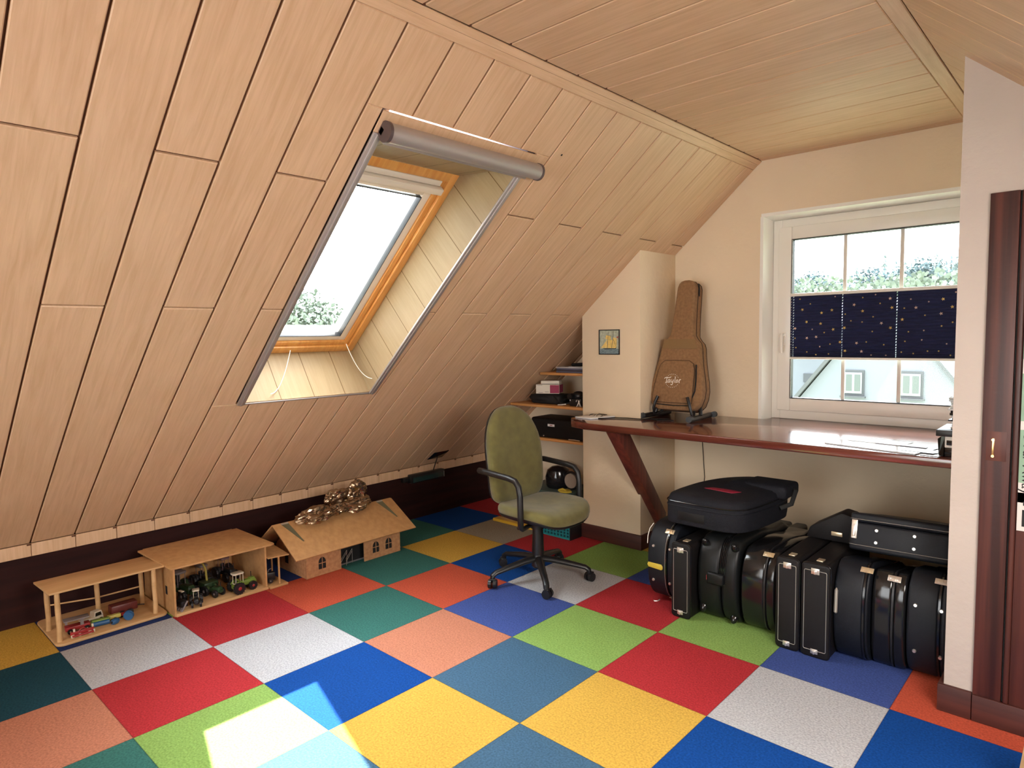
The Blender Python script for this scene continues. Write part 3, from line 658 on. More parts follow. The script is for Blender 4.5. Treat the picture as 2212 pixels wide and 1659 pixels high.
b.mi = 4; f([(.84, .72), (.97, .74), (.93, .66), (.88, .69)])
b.build('artwork', [SKYP, SEAP, SAILP, HULLP, REDP], pc, smooth=0)

# ================================================================= GUITAR BAG ON STAND
lean = math.radians(11.5)
gb = thing('guitar_bag', 'tan canvas acoustic guitar gig bag leaning upright on a stand on the desk', 'guitar bag', (.965, 3.115, .945), rot=(-lean, 0, 0))
half = [(0, .115), (.012, .145), (.04, .172), (.09, .187), (.14, .189), (.20, .180), (.26, .165), (.32, .152), (.37, .143), (.42, .136), (.45, .125), (.475, .100), (.50, .082), (.56, .076), (.65, .071), (.75, .067), (.82, .064), (.845, .056), (.862, .040), (.868, .018)]
def bag_outline(s=1.0, inset=0.0):
    r = [(max(x-inset, .004), z+(inset if z < .1 else 0)-(inset if z > .8 else 0)) for z, x in half]
    return [(-x, z) for x, z in r]+[(x, z) for x, z in r[::-1]]
ol = bag_outline()
b = MB(); b.prism([(x, 0, z) for x, z in ol], (0, .115, 0), bev=.013, seg=3, capsonly=True); b.build('bag_shell', CANVAS, gb)
for yy in (.010, .052, .105):
    b = MB(); b.tube([(x*(1.0 if yy > .02 else .985), yy, z) for x, z in bag_outline(inset=-.001 if yy > .02 else .002)], .0022 if yy != .052 else .003, 6, closed=True); b.build('piping', CANVASD, gb)
# front pocket
pk = [(-.150, .045), (-.158, .09), (-.150, .16), (-.132, .26), (-.118, .30), (-.09, .325), (.085, .325), (.115, .305), (.128, .26), (.128, .045)]
b = MB(); b.prism([(x, -.018, z) for x, z in pk], (0, .024, 0), bev=.009, seg=3, capsonly=True); po = b.build('front_pocket', CANVAS, gb)
b = MB(); b.tube([(x*1.0, -.012, z) for x, z in pk], .002, 6, closed=True); b.build('pocket_piping', CANVASD, po)
b = MB(); b.tube([(.132, -.004, .30), (.140, -.004, .2), (.140, -.004, .13), (.12, -.004, .07)], .0045, 8); b.build('pocket_zip', BLKM, po)
b = MB(); b.tube([(-.125, -.004, .033), (0, -.006, .028), (.12, -.004, .033)], .003, 8); b.build('lower_zip', BLKM, gb)
b = MB(); b.prism([(-.128, -.003, .405), (.128, -.003, .405), (.100, -.003, .470), (-.122, -.003, .470)], (0, .006, 0), bev=.002); b.build('green_band', mat('olive_strap', (0.23, 0.135, 0.055), .9, bump=.3, bscale=300), gb)
b = MB(); b.tube([(.062, .05, .85), (.075, .035, .84), (.083, .03, .80), (.088, .03, .76)], [.004, .004, .005, .004], 8); b.build('zip_pull', BLKM, gb)
b = MB(); b.prism([(-.178, .03, .225), (-.192, .03, .235), (-.190, .03, .245), (-.165, .03, .262)], (0, .02, 0)); b.build('strap_loop', CANVASD, gb)
# embroidered lettering: hand-drawn strokes, units of letter height
S = .040; ox, oz = -.024, .176
strokes = [[(-1.35, .62), (-1.25, .80), (-1.0, .84), (-.55, .82), (-.30, .86), (-.16, 1.0)], [(-.88, .82), (-.95, .35), (-.98, .02), (-1.12, -.06)], [(-1.0, .02), (-.75, .06)],
           [(-.36, .52), (-.56, .50), (-.70, .28), (-.62, .04), (-.42, .08), (-.34, .50)], [(-.36, .5), (-.38, .14), (-.24, .03)],
           [(-.10, .55), (-.12, .20), (.02, .08), (.20, .16), (.30, .52)], [(.30, .55), (.24, .0), (.18, -.28), (0, -.34), (-.12, -.26)],
           [(.55, 1.05), (.62, .9), (.56, .3), (.60, .08), (.74, .06)],
           [(1.0, .52), (.82, .40), (.84, .12), (1.02, .08), (1.16, .28), (1.06, .50), (.96, .52)],
           [(1.34, .58), (1.40, .46), (1.36, .20), (1.36, .04), (1.46, .02)], [(1.40, .42), (1.54, .60), (1.66, .52)]]
b = MB()
for s_ in strokes:
    P = [V((ox+x*S, -.0185, oz+z_*S)) for x, z_ in s_]; Q = [P[0]]
    for i in range(len(P)-1):
        for t in (.5, 1.0): Q.append(P[i].lerp(P[i+1], t))
    b.tube(Q, .0022, 6, flat=.4, up=(0, 1, 0))
for k in range(22):
    a = 2*pi*k/22
    if abs(sin(a)) < .42: continue
    c, s2 = cos(a), sin(a); r = .048
    b.tube([(ox+.004+c*r-s2*.0024, -.0185, oz+.013+s2*r*.92+c*.0024), (ox+.004+c*r+s2*.0024, -.0185, oz+.013+s2*r*.92-c*.0024)], .0015, 5)
b.build('embroidered_logo', WHITE, gb)
# stand
gs = thing('guitar_stand', 'black tubular guitar stand with rubber-tipped feet on the desk', 'guitar stand', (.965, 3.2, .885))
for s in (-1, 1):
    b = MB(); b.tube([(s*.175-.005, -.178 if s > 0 else -.165, .016), (s*.155-.005, .15, .016)], .017, 14); f_ = b.build('foot_tube', BLKP, gs)
    for yy, y2 in ((-.205, -.165), (.13, .165)):
        b = MB(); b.tube([(s*.177-.005, yy if s > 0 or yy > 0 else yy+.013, .0195), (s*.172-.005, y2, .0195)], .0195, 14); b.build('rubber_cap', mat('grey_rubber', (.05, .055, .06), .6), f_)
    b = MB(); b.tube([(s*.165, -.03, .03), (s*.145, .0, .11), (s*.10, .03, .17)], .012, 12); b.build('upright', BLKP, gs)
    x = s*.118+.012
    b = MB(); b.tube([(x*.8, -.02, .085), (x*1.0, -.05, .045), (x*1.12, -.085, .022), (x*1.16, -.118, .030), (x*1.13, -.132, .070), (x*1.02, -.128, .115), (x*.90, -.118, .150)], [.007, .008, .008, .008, .0085, .010, .010], 12); b.build('cradle_hook', BLKP, gs)
b = MB(); b.tube([(-.10, .03, .17), (.10, .03, .17)], .012, 12); b.tube([(-.105, -.02, .085), (.115, -.02, .085)], .007, 10); b.build('crossbar', BLKP, gs)

# ================================================================= OFFICE CHAIR
ch = thing('office_chair', 'olive green swivel office chair with black armrests and five-star base', 'office chair', (.60, 2.165, 0), -.02)
ang = [-41, -110, 176, 104, 31.5]
b = MB(); b.lathe((0, 0, .07), [(.032, 0), (.040, .01), (.038, .05), (.030, .075), (.028, .10)]); b.build('hub', BLKP, ch)
for a in ang:
    a = math.radians(a+1); c, s = cos(a), sin(a); r = .300
    b = MB(); b.tube([(c*.02, s*.02, .125), (c*.10, s*.10, .118), (c*.20, s*.20, .100), (c*(r-.02), s*(r-.02), .084), (c*r, s*r, .070), (c*(r+.003), s*(r+.003), .052)], [.024, .023, .020, .018, .018, .016], 12, flat=.8); lg = b.build('base_leg', BLKP, ch)
    b = MB(); t = a+.9; dx, dy = cos(t), sin(t); px, py = -dy, dx; cx_, cy_ = c*r+dx*.008, s*r+dy*.008
    for q in (-1, 1): b.cyl((cx_+px*q*.006, cy_+py*q*.006, .027), (cx_+px*q*.024, cy_+py*q*.024, .027), .027, .025, n=22)
    b.tube([(c*r, s*r, .06), (c*r, s*r, .03)], .009, 8); b.prism([(cx_+px*-.022+dx*-.02, cy_+py*-.022+dy*-.02, .040), (cx_+px*.022+dx*-.02, cy_+py*.022+dy*-.02, .040), (cx_+px*.022+dx*.016, cy_+py*.022+dy*.016, .050), (cx_+px*-.022+dx*.016, cy_+py*-.022+dy*.016, .050)], (0, 0, .008), bev=.004)
    b.build('caster', BLKP, lg)
b = MB(); b.lathe((0, 0, .15), [(.036, 0), (.036, .02), (.033, .10), (.030, .19)]); b.lathe((0, 0, .31), [(.045, 0), (.05, .06)]); b.build('gas_column', BLKP, ch)
b = MB(); b.box((-.10, -.06, .34), (.12, .06, .385), .012); b.tube([(.02, -.05, .355), (.03, -.16, .35), (.03, -.20, .355)], [.006, .006, .010], 8); b.build('tilt_mechanism', BLKP, ch)
# seat cushion: rounded outline, waterfall front, grown in rings
def cushion(outline, levels):
    """outline(scale)->points in a plane; levels: list of (scale, offset vector func)"""
    b = MB(); rings = []
    for sc_, off in levels: rings.append([b.bm.verts.new(off(p, sc_)) for p in outline])
    n_ = len(outline)
    for A, B in zip(rings, rings[1:]):
        for k in range(n_): b._face((A[k], A[(k+1) % n_], B[(k+1) % n_], B[k]))
    b._face(rings[0][::-1]); b._face(rings[-1]); return b
def sup(ax, ay, e, n=40, cx=0, cy=0, taper=0.0):
    r = []
    for k in range(n):
        a = 2*pi*k/n; c, s = cos(a), sin(a)
        x = abs(c)**(2/e)*(1 if c >= 0 else -1); y = abs(s)**(2/e)*(1 if s >= 0 else -1)
        r.append((cx+ax*x, cy+ay*y*(1+taper*x)))
    return r
so = sup(.235, .240, 3.2, taper=.04)
def seat_off(z):
    def f(p, s):
        x, y = p[0]*s, p[1]*s
        dz = -.030*max(0, (x-.10)/.13)**2 + .018*(y/.24)**2
        return V((x+.045, y, z+dz))
    return f
b = cushion(so, [(.90, seat_off(.398)), (.97, seat_off(.402)), (1.0, seat_off(.420)), (.995, seat_off(.440)), (.965, seat_off(.455)), (.90, seat_off(.463)), (.7, seat_off(.464)), (.45, seat_off(.460)), (.2, seat_off(.457)), (.02, seat_off(.456))]); b.build('seat_cushion', OLIVE, ch, smooth=60)
b = cushion(so, [(.55, seat_off(.372)), (.80, seat_off(.378)), (.95, seat_off(.390)), (.985, seat_off(.404)), (.98, seat_off(.412)), (.5, seat_off(.412))]); b.build('seat_shell', BLKP, ch, smooth=60)
# backrest: tall rounded tombstone, slightly curved
def back_outline(n=44):
    r = []
    for k in range(n):
        a = 2*pi*k/n; c, s = cos(a), sin(a)
        e = 2.6 if s > 0 else 6.0
        y = abs(c)**(2/e)*(1 if c >= 0 else -1); z = abs(s)**(2/e)*(1 if s >= 0 else -1)
        wd = .225-.035*max(0, z)**2 if z > 0 else .225+.006*z
        r.append((y*wd, z*.285))
    return r
bo = back_outline()
def back_off(t):
    def f(p, s):
        y, z = p[0]*s, p[1]*s
        base = -.195 - .035*(z/.28) - .05*(z/.28)**2*(.4 if z > 0 else .3) + .30*(y*y)
        return V((base+t, y, .735+z))
    return f
b = cushion(bo, [(.93, back_off(-.022)), (.985, back_off(-.012)), (1.0, back_off(.006)), (.985, back_off(.022)), (.94, back_off(.034)), (.82, back_off(.043)), (.6, back_off(.047)), (.35, back_off(.047)), (.1, back_off(.046))]); b.build('backrest_cushion', OLIVE, ch, smooth=60)
b = cushion(bo, [(.5, back_off(-.050)), (.85, back_off(-.046)), (.97, back_off(-.030)), (.99, back_off(-.014)), (.96, back_off(-.008)), (.3, back_off(-.008))]); b.build('backrest_shell', BLKP, ch, smooth=60)
b = MB(); b.prism([(-.02, -.03, .350), (-.02, .03, .350), (-.02, .03, .366), (-.02, -.03, .366)], (-.20, 0, 0), bev=.004); b.tube([(-.20, 0, .358), (-.245, 0, .38), (-.262, 0, .46), (-.255, 0, .56), (-.250, 0, .66)], .022, 10, flat=.5); b.build('back_bracket', BLKP, ch)
for s in (-1, 1):
    y = s*.262
    path = [(.085, s*.16, .372), (.095, s*.235, .368), (.108, y, .385), (.108, y, .46), (.106, y, .56), (.095, y, .612), (.070, y, .640), (.02, y, .650), (-.07, y, .656), (-.17, y, .662), (-.225, y-.006*s, .662), (-.242, y-.022*s, .655), (-.238, s*.19, .645)]
    b = MB(); b.tube(path, [.012, .015]+[.0175]*9+[.016, .012], 14, flat=.9); b.build('armrest', BLKP, ch, smooth=60)

# ================================================================= NICHE SHELVES
def shelf_board(z, y0, label):
    xl = max(XK+.02, (z-.415)/T+XK+.012); b = MB(); b.box((xl+.003, y0, z-.018), (.313, Y1-.002, z), .0015)
    return tag(centred(b.build('shelf_board', SHELFW)), label, 'shelf', 'boards in the niche')
shelf_board(1.165, 3.06, 'topmost orange pine board in the niche left of the chimney')
shelf_board(.922, 3.02, 'middle orange pine board in the niche left of the chimney')
shelf_board(.672, 3.02, 'lowest orange pine board in the niche left of the chimney')
# middle shelf
bagm = thing('camera_bag', 'slumped black cloth bag beneath the white boxes on the middle niche board', 'bag', (-.12, 3.18, .9225))
b = MB(); b.ell((-.02, 0, .040), (.185, .11, .040), 24, 12, noise=.10); b.box((-.13, -.095, .0), (.15, .09, .072), .02, 3)
b.build('bag_body', BLKM, bagm)
b = MB(); b.tube([(.10, -.09, .06), (.15, -.11, .03), (.21, -.11, .012), (.25, -.09, .02)], .006, 8); b.build('strap', BLKM, bagm)
CARD = mat('white_card', (0.66, 0.60, 0.50), 0.7); MAGE = mat('magenta_print', (0.26, 0.012, 0.06), 0.6); PRNT = mat('grey_print', (.16, .15, .15), .7)
bx = thing('cardboard_box', 'white box with a magenta side panel on the black bag in the niche', 'box', (-.11, 3.15, 1.002), .45)
b = MB(); b.box((-.09, -.065, 0), (.09, .065, .070), .0015); b.build('box_body', CARD, bx)
b = MB(); b.box((.0905, -.05, .004), (.0912, .065, .066)); b.box((.02, -.0662, .004), (.0905, -.0655, .066)); b.build('magenta_panel', MAGE, bx)
b = MB()
b.bm.free()
for x0, x1, z0 in ((-.085, -.04, .064), (-.07, -.035, .006), (-.02, .01, .012)): b = MB(); b.box((x0, -.0660, z0), (x1, -.0653, z0+.003)); b.build('printed_line', PRNT, bx)
bx2 = thing('cardboard_box', 'flat white box on top of the magenta-sided box in the niche', 'box', (-.10, 3.17, 1.0725), .5)
b = MB(); b.box((-.075, -.06, 0), (.065, .06, .026), .0015); b.build('box_body', CARD, bx2)
b = MB(); b.box((-.07, -.0612, .0), (.06, -.0603, .004)); b.build('lid_edge', PRNT, bx2)
cm = thing('camcorder', 'black video camera with silver marks at the right end of the middle niche board', 'camera', (.19, 3.12, .9225))
b = MB(); b.box((-.05, -.05, .0), (.06, .06, .06), .01); b.ell((0, 0, .075), (.05, .045, .035), 16, 10); b.build('camera_body', BLKP, cm)
b = MB(); b.cyl((-.02, -.05, .075), (-.02, -.085, .075), .022); b.build('lens', BLKG, cm)
b = MB(); b.tube([(.02, -.055, .036), (.02, -.055, .048), (.034, -.055, .048)], .002, 6); b.build('buckle', CHROME, cm)
b = MB(); b.tube([(-.035, -.055, .04), (-.035, -.055, .05)], .002, 6); b.build('buckle', CHROME, cm)
tp = thing('mini_tripod', 'tiny white tripod in front of the black video camera in the niche', 'tripod', (.245, 3.05, .9225))
for a in (0, 2.1, 4.2):
    b = MB(); b.tube([(0, 0, .040), (.018*cos(a), .018*sin(a), .0025)], .0022, 6); b.build('leg', PVC, tp)
b = MB(); b.lathe((0, 0, .038), [(.005, 0), (.006, .006), (.003, .012)]); b.build('head', PVC, tp)
b = MB(); b.tube([(.06, 3.04, .930), (.10, 3.03, .934), (.14, 3.03, .940)], .004, 8); tag(centred(b.build('pen', WHITE)), 'white pen lying in front of the black bag in the niche', 'pen')
# lower shelf: long black case
kc = thing('instrument_case', 'long black case with a white sticker on the lowest niche board', 'case', (.06, 3.16, .6725))
b = MB(); b.box((-.27, -.12, 0), (.245, .12, .150), .018, 3); b.build('case_body', LEATH2, kc)
b = MB(); b.box((-.10, -.1216, .090), (-.035, -.1202, .108)); b.build('sticker', PAPER, kc)
b = MB(); b.box((-.08, -.1222, .096), (-.055, -.1215, .102)); b.build('sticker_print', REDP, kc)
b = MB(); b.tube([(.10, -.124, .008), (.15, -.126, .010), (.20, -.124, .008)], .004, 8); b.build('catch', CHROME, kc)
b = MB(); b.cyl((-.14, -.119, .016), (-.14, -.124, .016), .005, n=10); b.build('catch', CHROME, kc)
# top shelf: magazines
random.seed(3); MAGC = [mat('magazine_blue', (.10, .10, .15), .4), mat('magazine_grey', (.36, .33, .33), .4), mat('magazine_dark', (.05, .04, .05), .4)]
zc = 1.1655
for i, (m_, nm) in enumerate(((MAGC[0], 'blue-grey magazine at the bottom of the pile on the top niche board'), (MAGC[2], 'dark magazine second from the bottom on the top niche board'), (MAGC[0], 'blue-grey magazine in the middle of the pile on the top niche board'), (MAGC[1], 'pale grey magazine on top of the pile on the top niche board'))):
    b = MB(); b.box((-.14, -.11, 0), (.13, .11, .0105), .002); o = b.build('magazine', m_); o.location = (.145+random.uniform(-.004, .01), 3.20, zc); o.rotation_euler = (0, 0, random.uniform(-.06, .06)); tag(o, nm, 'magazine', 'magazines on the top niche board'); zc += .0108
b = MB(); b.prism([(.13, 3.08, zc), (.22, 3.10, zc), (.26, 3.13, zc), (.20, 3.15, zc)], (0, 0, .002)); tag(centred(b.build('paper_scrap', PAPER)), 'white folded paper lying on the magazines in the niche', 'paper')
b = MB(); b.box((.06, 3.2, zc), (.29, 3.34, zc+.022), .008); b.ell((.24, 3.26, zc+.045), (.03, .03, .03), 12, 8); tag(centred(b.build('black_pouch', BLKM)), 'small black pouch on top of the magazine pile in the niche', 'pouch')
# floor of the niche
cr = thing('plastic_crate', 'turquoise plastic basket on the carpet at the foot of the chimney', 'crate', (.13, 2.925, 0))
TEAL = mat('turquoise_plastic', (0.012, 0.20, 0.22), 0.4)
b = MB(); b.box((-.16, -.070, 0), (.17, .055, .012), .003); b.box((-.16, -.070, .098), (.17, -.060, .110), .003); b.box((-.16, .045, .098), (.17, .055, .110), .003)
for k in range(12):
    x = -.16+k*.0292; b.box((x, -.068, .01), (x+.009, -.062, .10)); b.box((x, .045, .01), (x+.009, .053, .10))
for z in (.030, .052, .074): b.box((-.158, -.067, z), (.168, -.063, z+.007))
b.build('basket_wall', TEAL, cr)
b = MB(); b.box((-.155, -.058, .013), (.165, .044, .095)); b.build('basket_filling', mat('dark_teal_liner', (.006, .04, .05), .8), cr)
b = MB(); b.box((.171, -.072, 0), (.182, .056, .118), .002); b.build('basket_end', BLKP, cr)
b = MB(); b.box((0, 0, 0), (.40, .075, .022), .003); o = b.build('yellow_board', mat('yellow_lacquer', (.62, .36, .03), .4)); o.location = (-.47, 2.87, 0); o.rotation_euler = (0, 0, .0); tag(o, 'flat yellow box lying on the carpet beneath the office chair back', 'box')
bs = thing('storage_box', 'closed box standing in the niche behind the office chair', 'box', (-.08, 3.22, 0))
b = MB(); b.box((-.25, -.16, 0), (.20, .18, .245), .004); b.build('box_body', mat('box_dull_green', (.07, .09, .07), .7), bs); b = MB(); b.box((-.255, -.165, .2455), (.205, .185, .262), .003); b.build('box_lid', mat('box_lid_green', (.05, .08, .07), .6), bs)
b = MB()
ptsr = [(.0, 3.10), (.05, 3.07), (.10, 3.08), (.12, 3.12), (.07, 3.16), (.02, 3.15)]
b.prism([(x, y, .2625) for x, y in ptsr], (0, 0, .014), bev=.005); b.tube([(.02, 3.09, .276), (.05, 3.10, .286), (.08, 3.10, .277)], .008, 8); tag(centred(b.build('duster', mat('yellow_cloth', (.48, .34, .03), .9))), 'yellow cloth lying on the box lid behind the chair armrest', 'cloth')
fn = thing('desk_speaker', 'round black desk speaker with a beige disc seen under the chair armrest', 'speaker', (-.09, 3.22, .2630))
b = MB(); b.lathe((0, 0, 0), [(.085, 0), (.095, .02), (.098, .09), (.085, .135), (.05, .160), (.01, .168)], n=32); b.build('dome_body', BLKG, fn)
b = MB()
for k in range(10): b.tube([(.0985*cos(a), .0985*sin(a), .03+.006*k) for a in [2*pi*j/32 for j in range(32)]], .0012, 5, closed=True)
b.build('grille_rings', BLKP, fn)
b = MB(); b.tube([(.155, -.02, .073), (.155, -.045, .073)], .056, 24); b.build('beige_disc', mat('beige_disc', (.30, .24, .19), .6), fn)
b = MB(); b.tube([(.155+.064*cos(a), -.03, .075+.064*sin(a)) for a in [2*pi*j/28 for j in range(28)]], .008, 8, closed=True); b.build('disc_rim', BLKP, fn)

# ================================================================= DEVICE ON KNEE WALL WITH SOLAR PANEL
dv = thing('wall_lamp', 'small black strip lamp fixed on the dark knee wall with solar panel above', 'lamp', (XK, 2.62, .30))
b = MB(); b.box((XK+.0005, 2.44, .300), (XK+.055, 2.79, .368), .008); b.box((XK+.0005, 2.38, .315), (XK+.04, 2.45, .350), .006); b.build('housing', BLKP, dv, world=True)
b = MB(); b.box((XK+.0555, 2.46, .306), (XK+.058, 2.775, .345), .001); b.build('lamp_cover', mat('dark_green_lens', (.012, .035, .035), .25), dv, world=True)
b = MB(); b.box((XK+.0555, 2.778, .306), (XK+.0585, 2.782, .350)); b.build('end_strip', SILV, dv, world=True)
b = MB(); b.tube([(XK+.03, 2.69, .365), (XK+.045, 2.69, .40), (XK+.075, 2.69, .46), (XK+.085, 2.69, .485)], .004, 8); b.build('stem', BLKM, dv, world=True)
b = MB(); b.prism([(XK+.055, 2.60, .475), (XK+.125, 2.62, .535), (XK+.125, 2.775, .535), (XK+.055, 2.755, .475)], (.008, 0, -.008), bev=.003); b.build('solar_panel', BLKG, dv, world=True)

# ================================================================= TOY BARNS
# open shed
b1 = thing('toy_shed', 'open wooden toy shed with round posts, leftmost of the toy farm buildings', 'toy building', (-.755, .25, 0))
def rrect(x0, x1, y0, y1, r, n=5):
    P = []
    for cx_, cy_, a0 in ((x1-r, y1-r, 0), (x0+r, y1-r, 90), (x0+r, y0+r, 180), (x1-r, y0+r, 270)):
        for k in range(n+1): a = math.radians(a0+90*k/n); P.append((cx_+r*cos(a), cy_+r*sin(a)))
    return P
b = MB(); b.prism([(x, y, .001) for x, y in rrect(-.960, -.545, .0, .500, .035)], (0, 0, .014), bev=.004, capsonly=True); b.build('base_board', PLY, b1, world=True)
b = MB(); b.prism([(-.545, -.018, .262), (-.545, .492, .262), (-.79, .475, .262), (-.79, -.03, .262)], (0, 0, .010), bev=.002); b.build('roof', PLY, b1, world=True)
random.seed(2)
for x, y in ((-.590, .022), (-.590, .450), (-.775, .018), (-.775, .235), (-.775, .445)):
    b = MB(); b.tube([(x, y, .0145), (x+.002, y+.001, .08), (x-.002, y, .17), (x+.001, y-.001, .2625)], [.0125, .0115, .0122, .011], 10); b.build('post', PLY, b1, world=True)
b = MB(); b.tube([(-.775, .018, .20), (-.775, .045, .245)], .004, 6); b.tube([(-.90, .04, .10), (-.80, .235, .108), (-.785, .445, .112)], .004, 6); b.build('rail', PLY, b1, world=True)
# machine shed
b2 = thing('toy_barn', 'wooden toy machine barn with open front full of toy tractors', 'toy building', (-.65, .77, 0))
b = MB(); b.box((-.93, .512, .001), (-.475, 1.020, .016), .003); b.build('base_board', PLY, b2, world=True)
b = MB(); b.prism([(-.486, .508, .001), (-.486, .508, .258), (-.90, .508, .272), (-.93, .508, .001)], (0, .010, 0)); b.build('side_panel', MDF, b2, world=True)
b = MB(); b.box((-.60, .5072, .10), (-.575, .5085, .145)); b.build('side_hatch', BLKM, b2, world=True)
b = MB(); b.prism([(-.486, 1.008, .001), (-.486, 1.008, .252), (-.90, 1.008, .268), (-.93, 1.008, .001)], (0, .010, 0)); b.build('side_panel', MDF, b2, world=True)
b = MB(); b.box((-.935, .512, .001), (-.927, 1.020, .27)); b.build('back_panel', MDF, b2, world=True)
b = MB(); b.prism([(-.470, .495, .258), (-.470, 1.045, .253), (-.480, 1.066, .253), (-.84, 1.01, .285), (-.84, .455, .285)], (0, 0, .010), bev=.002); b.build('roof', MDF, b2, world=True)
b = MB(); b.box((-.62, 1.024, .001), (-.462, 1.135, .014), .002); b.prism([(-.470, 1.020, .180), (-.470, 1.150, .172), (-.66, 1.150, .19), (-.66, 1.020, .205)], (0, 0, .007)); b.box((-.486, 1.086, .0145), (-.478, 1.094, .176)); b.box((-.64, 1.12, .0145), (-.632, 1.128, .18)); b.build('side_porch', MDF, b2, world=True)
b = MB(); b.box((-.9265, .60, .02), (-.925, .70, .1)); b.build('rear_opening', BLKM, b2, world=True)
# stable with gable roof
b3 = thing('toy_stable', 'toy stable with a pitched fibreboard roof and arched windows', 'toy building', (-.62, 1.6, 0))
FX = -.445
b = MB(); b.box((FX-.008, 1.245, .001), (FX, 1.485, .150)); b.box((FX-.008, 1.658, .001), (FX, 1.945, .150)); b.box((FX-.008, 1.485, .137), (FX, 1.658, .150))
b.build('front_wall', MDFB, b3, world=True)
for y in (1.245, 1.937):
    b = MB(); b.prism([(FX-.0085, y, .001), (-.80, y, .001), (-.80, y, .16), (-.622, y, .305), (FX-.0085, y, .160)], (0, .008, 0)); b.build('gable_wall', MDFB, b3, world=True)
b = MB(); b.box((-.808, 1.245, .001), (-.8005, 1.945, .15)); b.build('rear_wall', MDFB, b3, world=True)
b = MB(); b.prism([(-.392, 1.150, .146), (-.392, 2.040, .146), (-.622, 2.010, .318), (-.622, 1.130, .318)], (.0045, 0, .007), bev=.001); b.build('roof_front', MDF, b3, world=True)
b = MB(); b.prism([(-.624, 1.130, .318), (-.624, 2.010, .318), (-.86, 2.02, .145), (-.86, 1.13, .145)], (-.0045, 0, .007), bev=.001); b.build('roof_rear', MDF, b3, world=True)
def onroof(s, y): return V((-.392-.230*s, y, .146+.172*s))+V((.0058, 0, .0078))
for y in (1.205, 1.905):
    b = MB(); q = [onroof(.96, y-.022), onroof(.96, y+.022), onroof(.42, y+.052+.004), onroof(.42, y+.048)]; b.prism(q, (.0006, 0, .0009)); b.build('roof_wedge', mat('grey_green_wedge', (.12, .11, .06), .7), b3, world=True)
    b = MB(); b.prism([onroof(.955, y-.024), onroof(.955, y+.024), onroof(1.0, y+.024), onroof(1.0, y-.024)], (.0009, 0, .0016)); b.build('ridge_clip', SILV, b3, world=True)
def arch(cy_, cz, wd, h):
    P = [(cy_-wd/2, cz), (cy_+wd/2, cz), (cy_+wd/2, cz+h*.55)]
    for k in range(1, 8): a = pi*k/8; P.append((cy_+wd/2*cos(a), cz+h*.55+h*.45*sin(a)))
    P.append((cy_-wd/2, cz+h*.55)); return P
for cy_ in (1.352, 1.748, 1.85):
    b = MB(); b.prism([(FX-.0003, y, z) for y, z in arch(cy_, .040, .050, .072)], (.0010, 0, 0)); o = b.build('arched_window', BLKM, b3, world=True)
    b = MB(); b.box((FX+.0008, cy_-.002, .040), (FX+.0022, cy_+.002, .110)); b.box((FX+.0008, cy_-.025, .074), (FX+.0022, cy_+.025, .078)); b.build('window_cross', MDFB, o, world=True)
b = MB(); b.prism([(-.70, 1.2443, .05), (-.66, 1.2443, .05), (-.66, 1.2443, .10), (-.70, 1.2443, .10)], (0, .0005, 0)); b.build('gable_window', BLKM, b3, world=True)
b = MB(); b.box((-.530, 1.30, .001), (-.524, 1.90, .14)); b.build('doorway_shade_sheet', BLKM, b3, world=True)  # black sheet standing in for the shade inside the doorway
# things inside the stable
for k, (y, lb) in enumerate(((1.53, 'silver toy gate standing in the stable doorway, left of the other gate'), (1.57, 'silver toy gate standing in the stable doorway, right of the other gate'))):
    t_ = thing('toy_gate', lb, 'toy gate', (-.485, y, .001), .35)
    b = MB(); b.tube([(0, -.03, .03), (0, .03, .075)], .0022, 6); b.tube([(0, -.03, .045), (0, .03, .09)], .0018, 6); b.build('rails', CHROME, t_)
    b = MB(); b.tube([(0, -.031, 0), (0, -.031, .05)], .0015, 6); b.tube([(0, .031, 0), (0, .031, .09)], .0015, 6); b.build('frame_posts', SILV, t_)

# crumpled foil on the stable roof
random.seed(21)
def foil_blob(name, c, r, seed, label, squash=.55):
    random.seed(seed); bm = bmesh.new(); bmesh.ops.create_icosphere(bm, subdivisions=4, radius=1)
    from mathutils import noise
    for v in bm.verts:
        p = v.co.copy(); n1 = noise.noise(p*2.1+V((seed, 0, 0))); n2 = noise.noise(p*5.3+V((0, seed, 0))); n3 = abs(noise.noise(p*3.4+V((0, 0, seed))))
        k = 1+.45*n1+.22*n2-.40*n3
        v.co = V((p.x*r[0]*k, p.y*r[1]*k, p.z*r[2]*k))
    b = MB(); b.join(bm); o = b.build(name, FOIL, smooth=18)
    o.location = c; return tag(o, label, 'foil')
fo = foil_blob('crumpled_foil', (0, 0, 0), (.060, .120, .055), 4, 'crumpled bronze foil balloon lying along the ridge of the toy stable')
def lobe(c, r, seed, rot):
    bm = bmesh.new(); bmesh.ops.create_icosphere(bm, subdivisions=4, radius=1)
    for v in bm.verts:
        p = v.co.copy(); sd = V((seed*3.1, seed*1.7, seed))
        n1 = noise.noise(p*1.6+sd); n2 = 1-abs(noise.noise(p*3.2+sd))*2; n3 = 1-abs(noise.noise(p*7.5+sd))*2
        k = .78+.34*n1+.20*n2+.035*n3
        v.co = V((p.x*r[0]*k, p.y*r[1]*k, p.z*r[2]*k)); v.co.rotate(rot); v.co += V(c)
    return bm
from mathutils import noise, Euler
fb_ = MB()
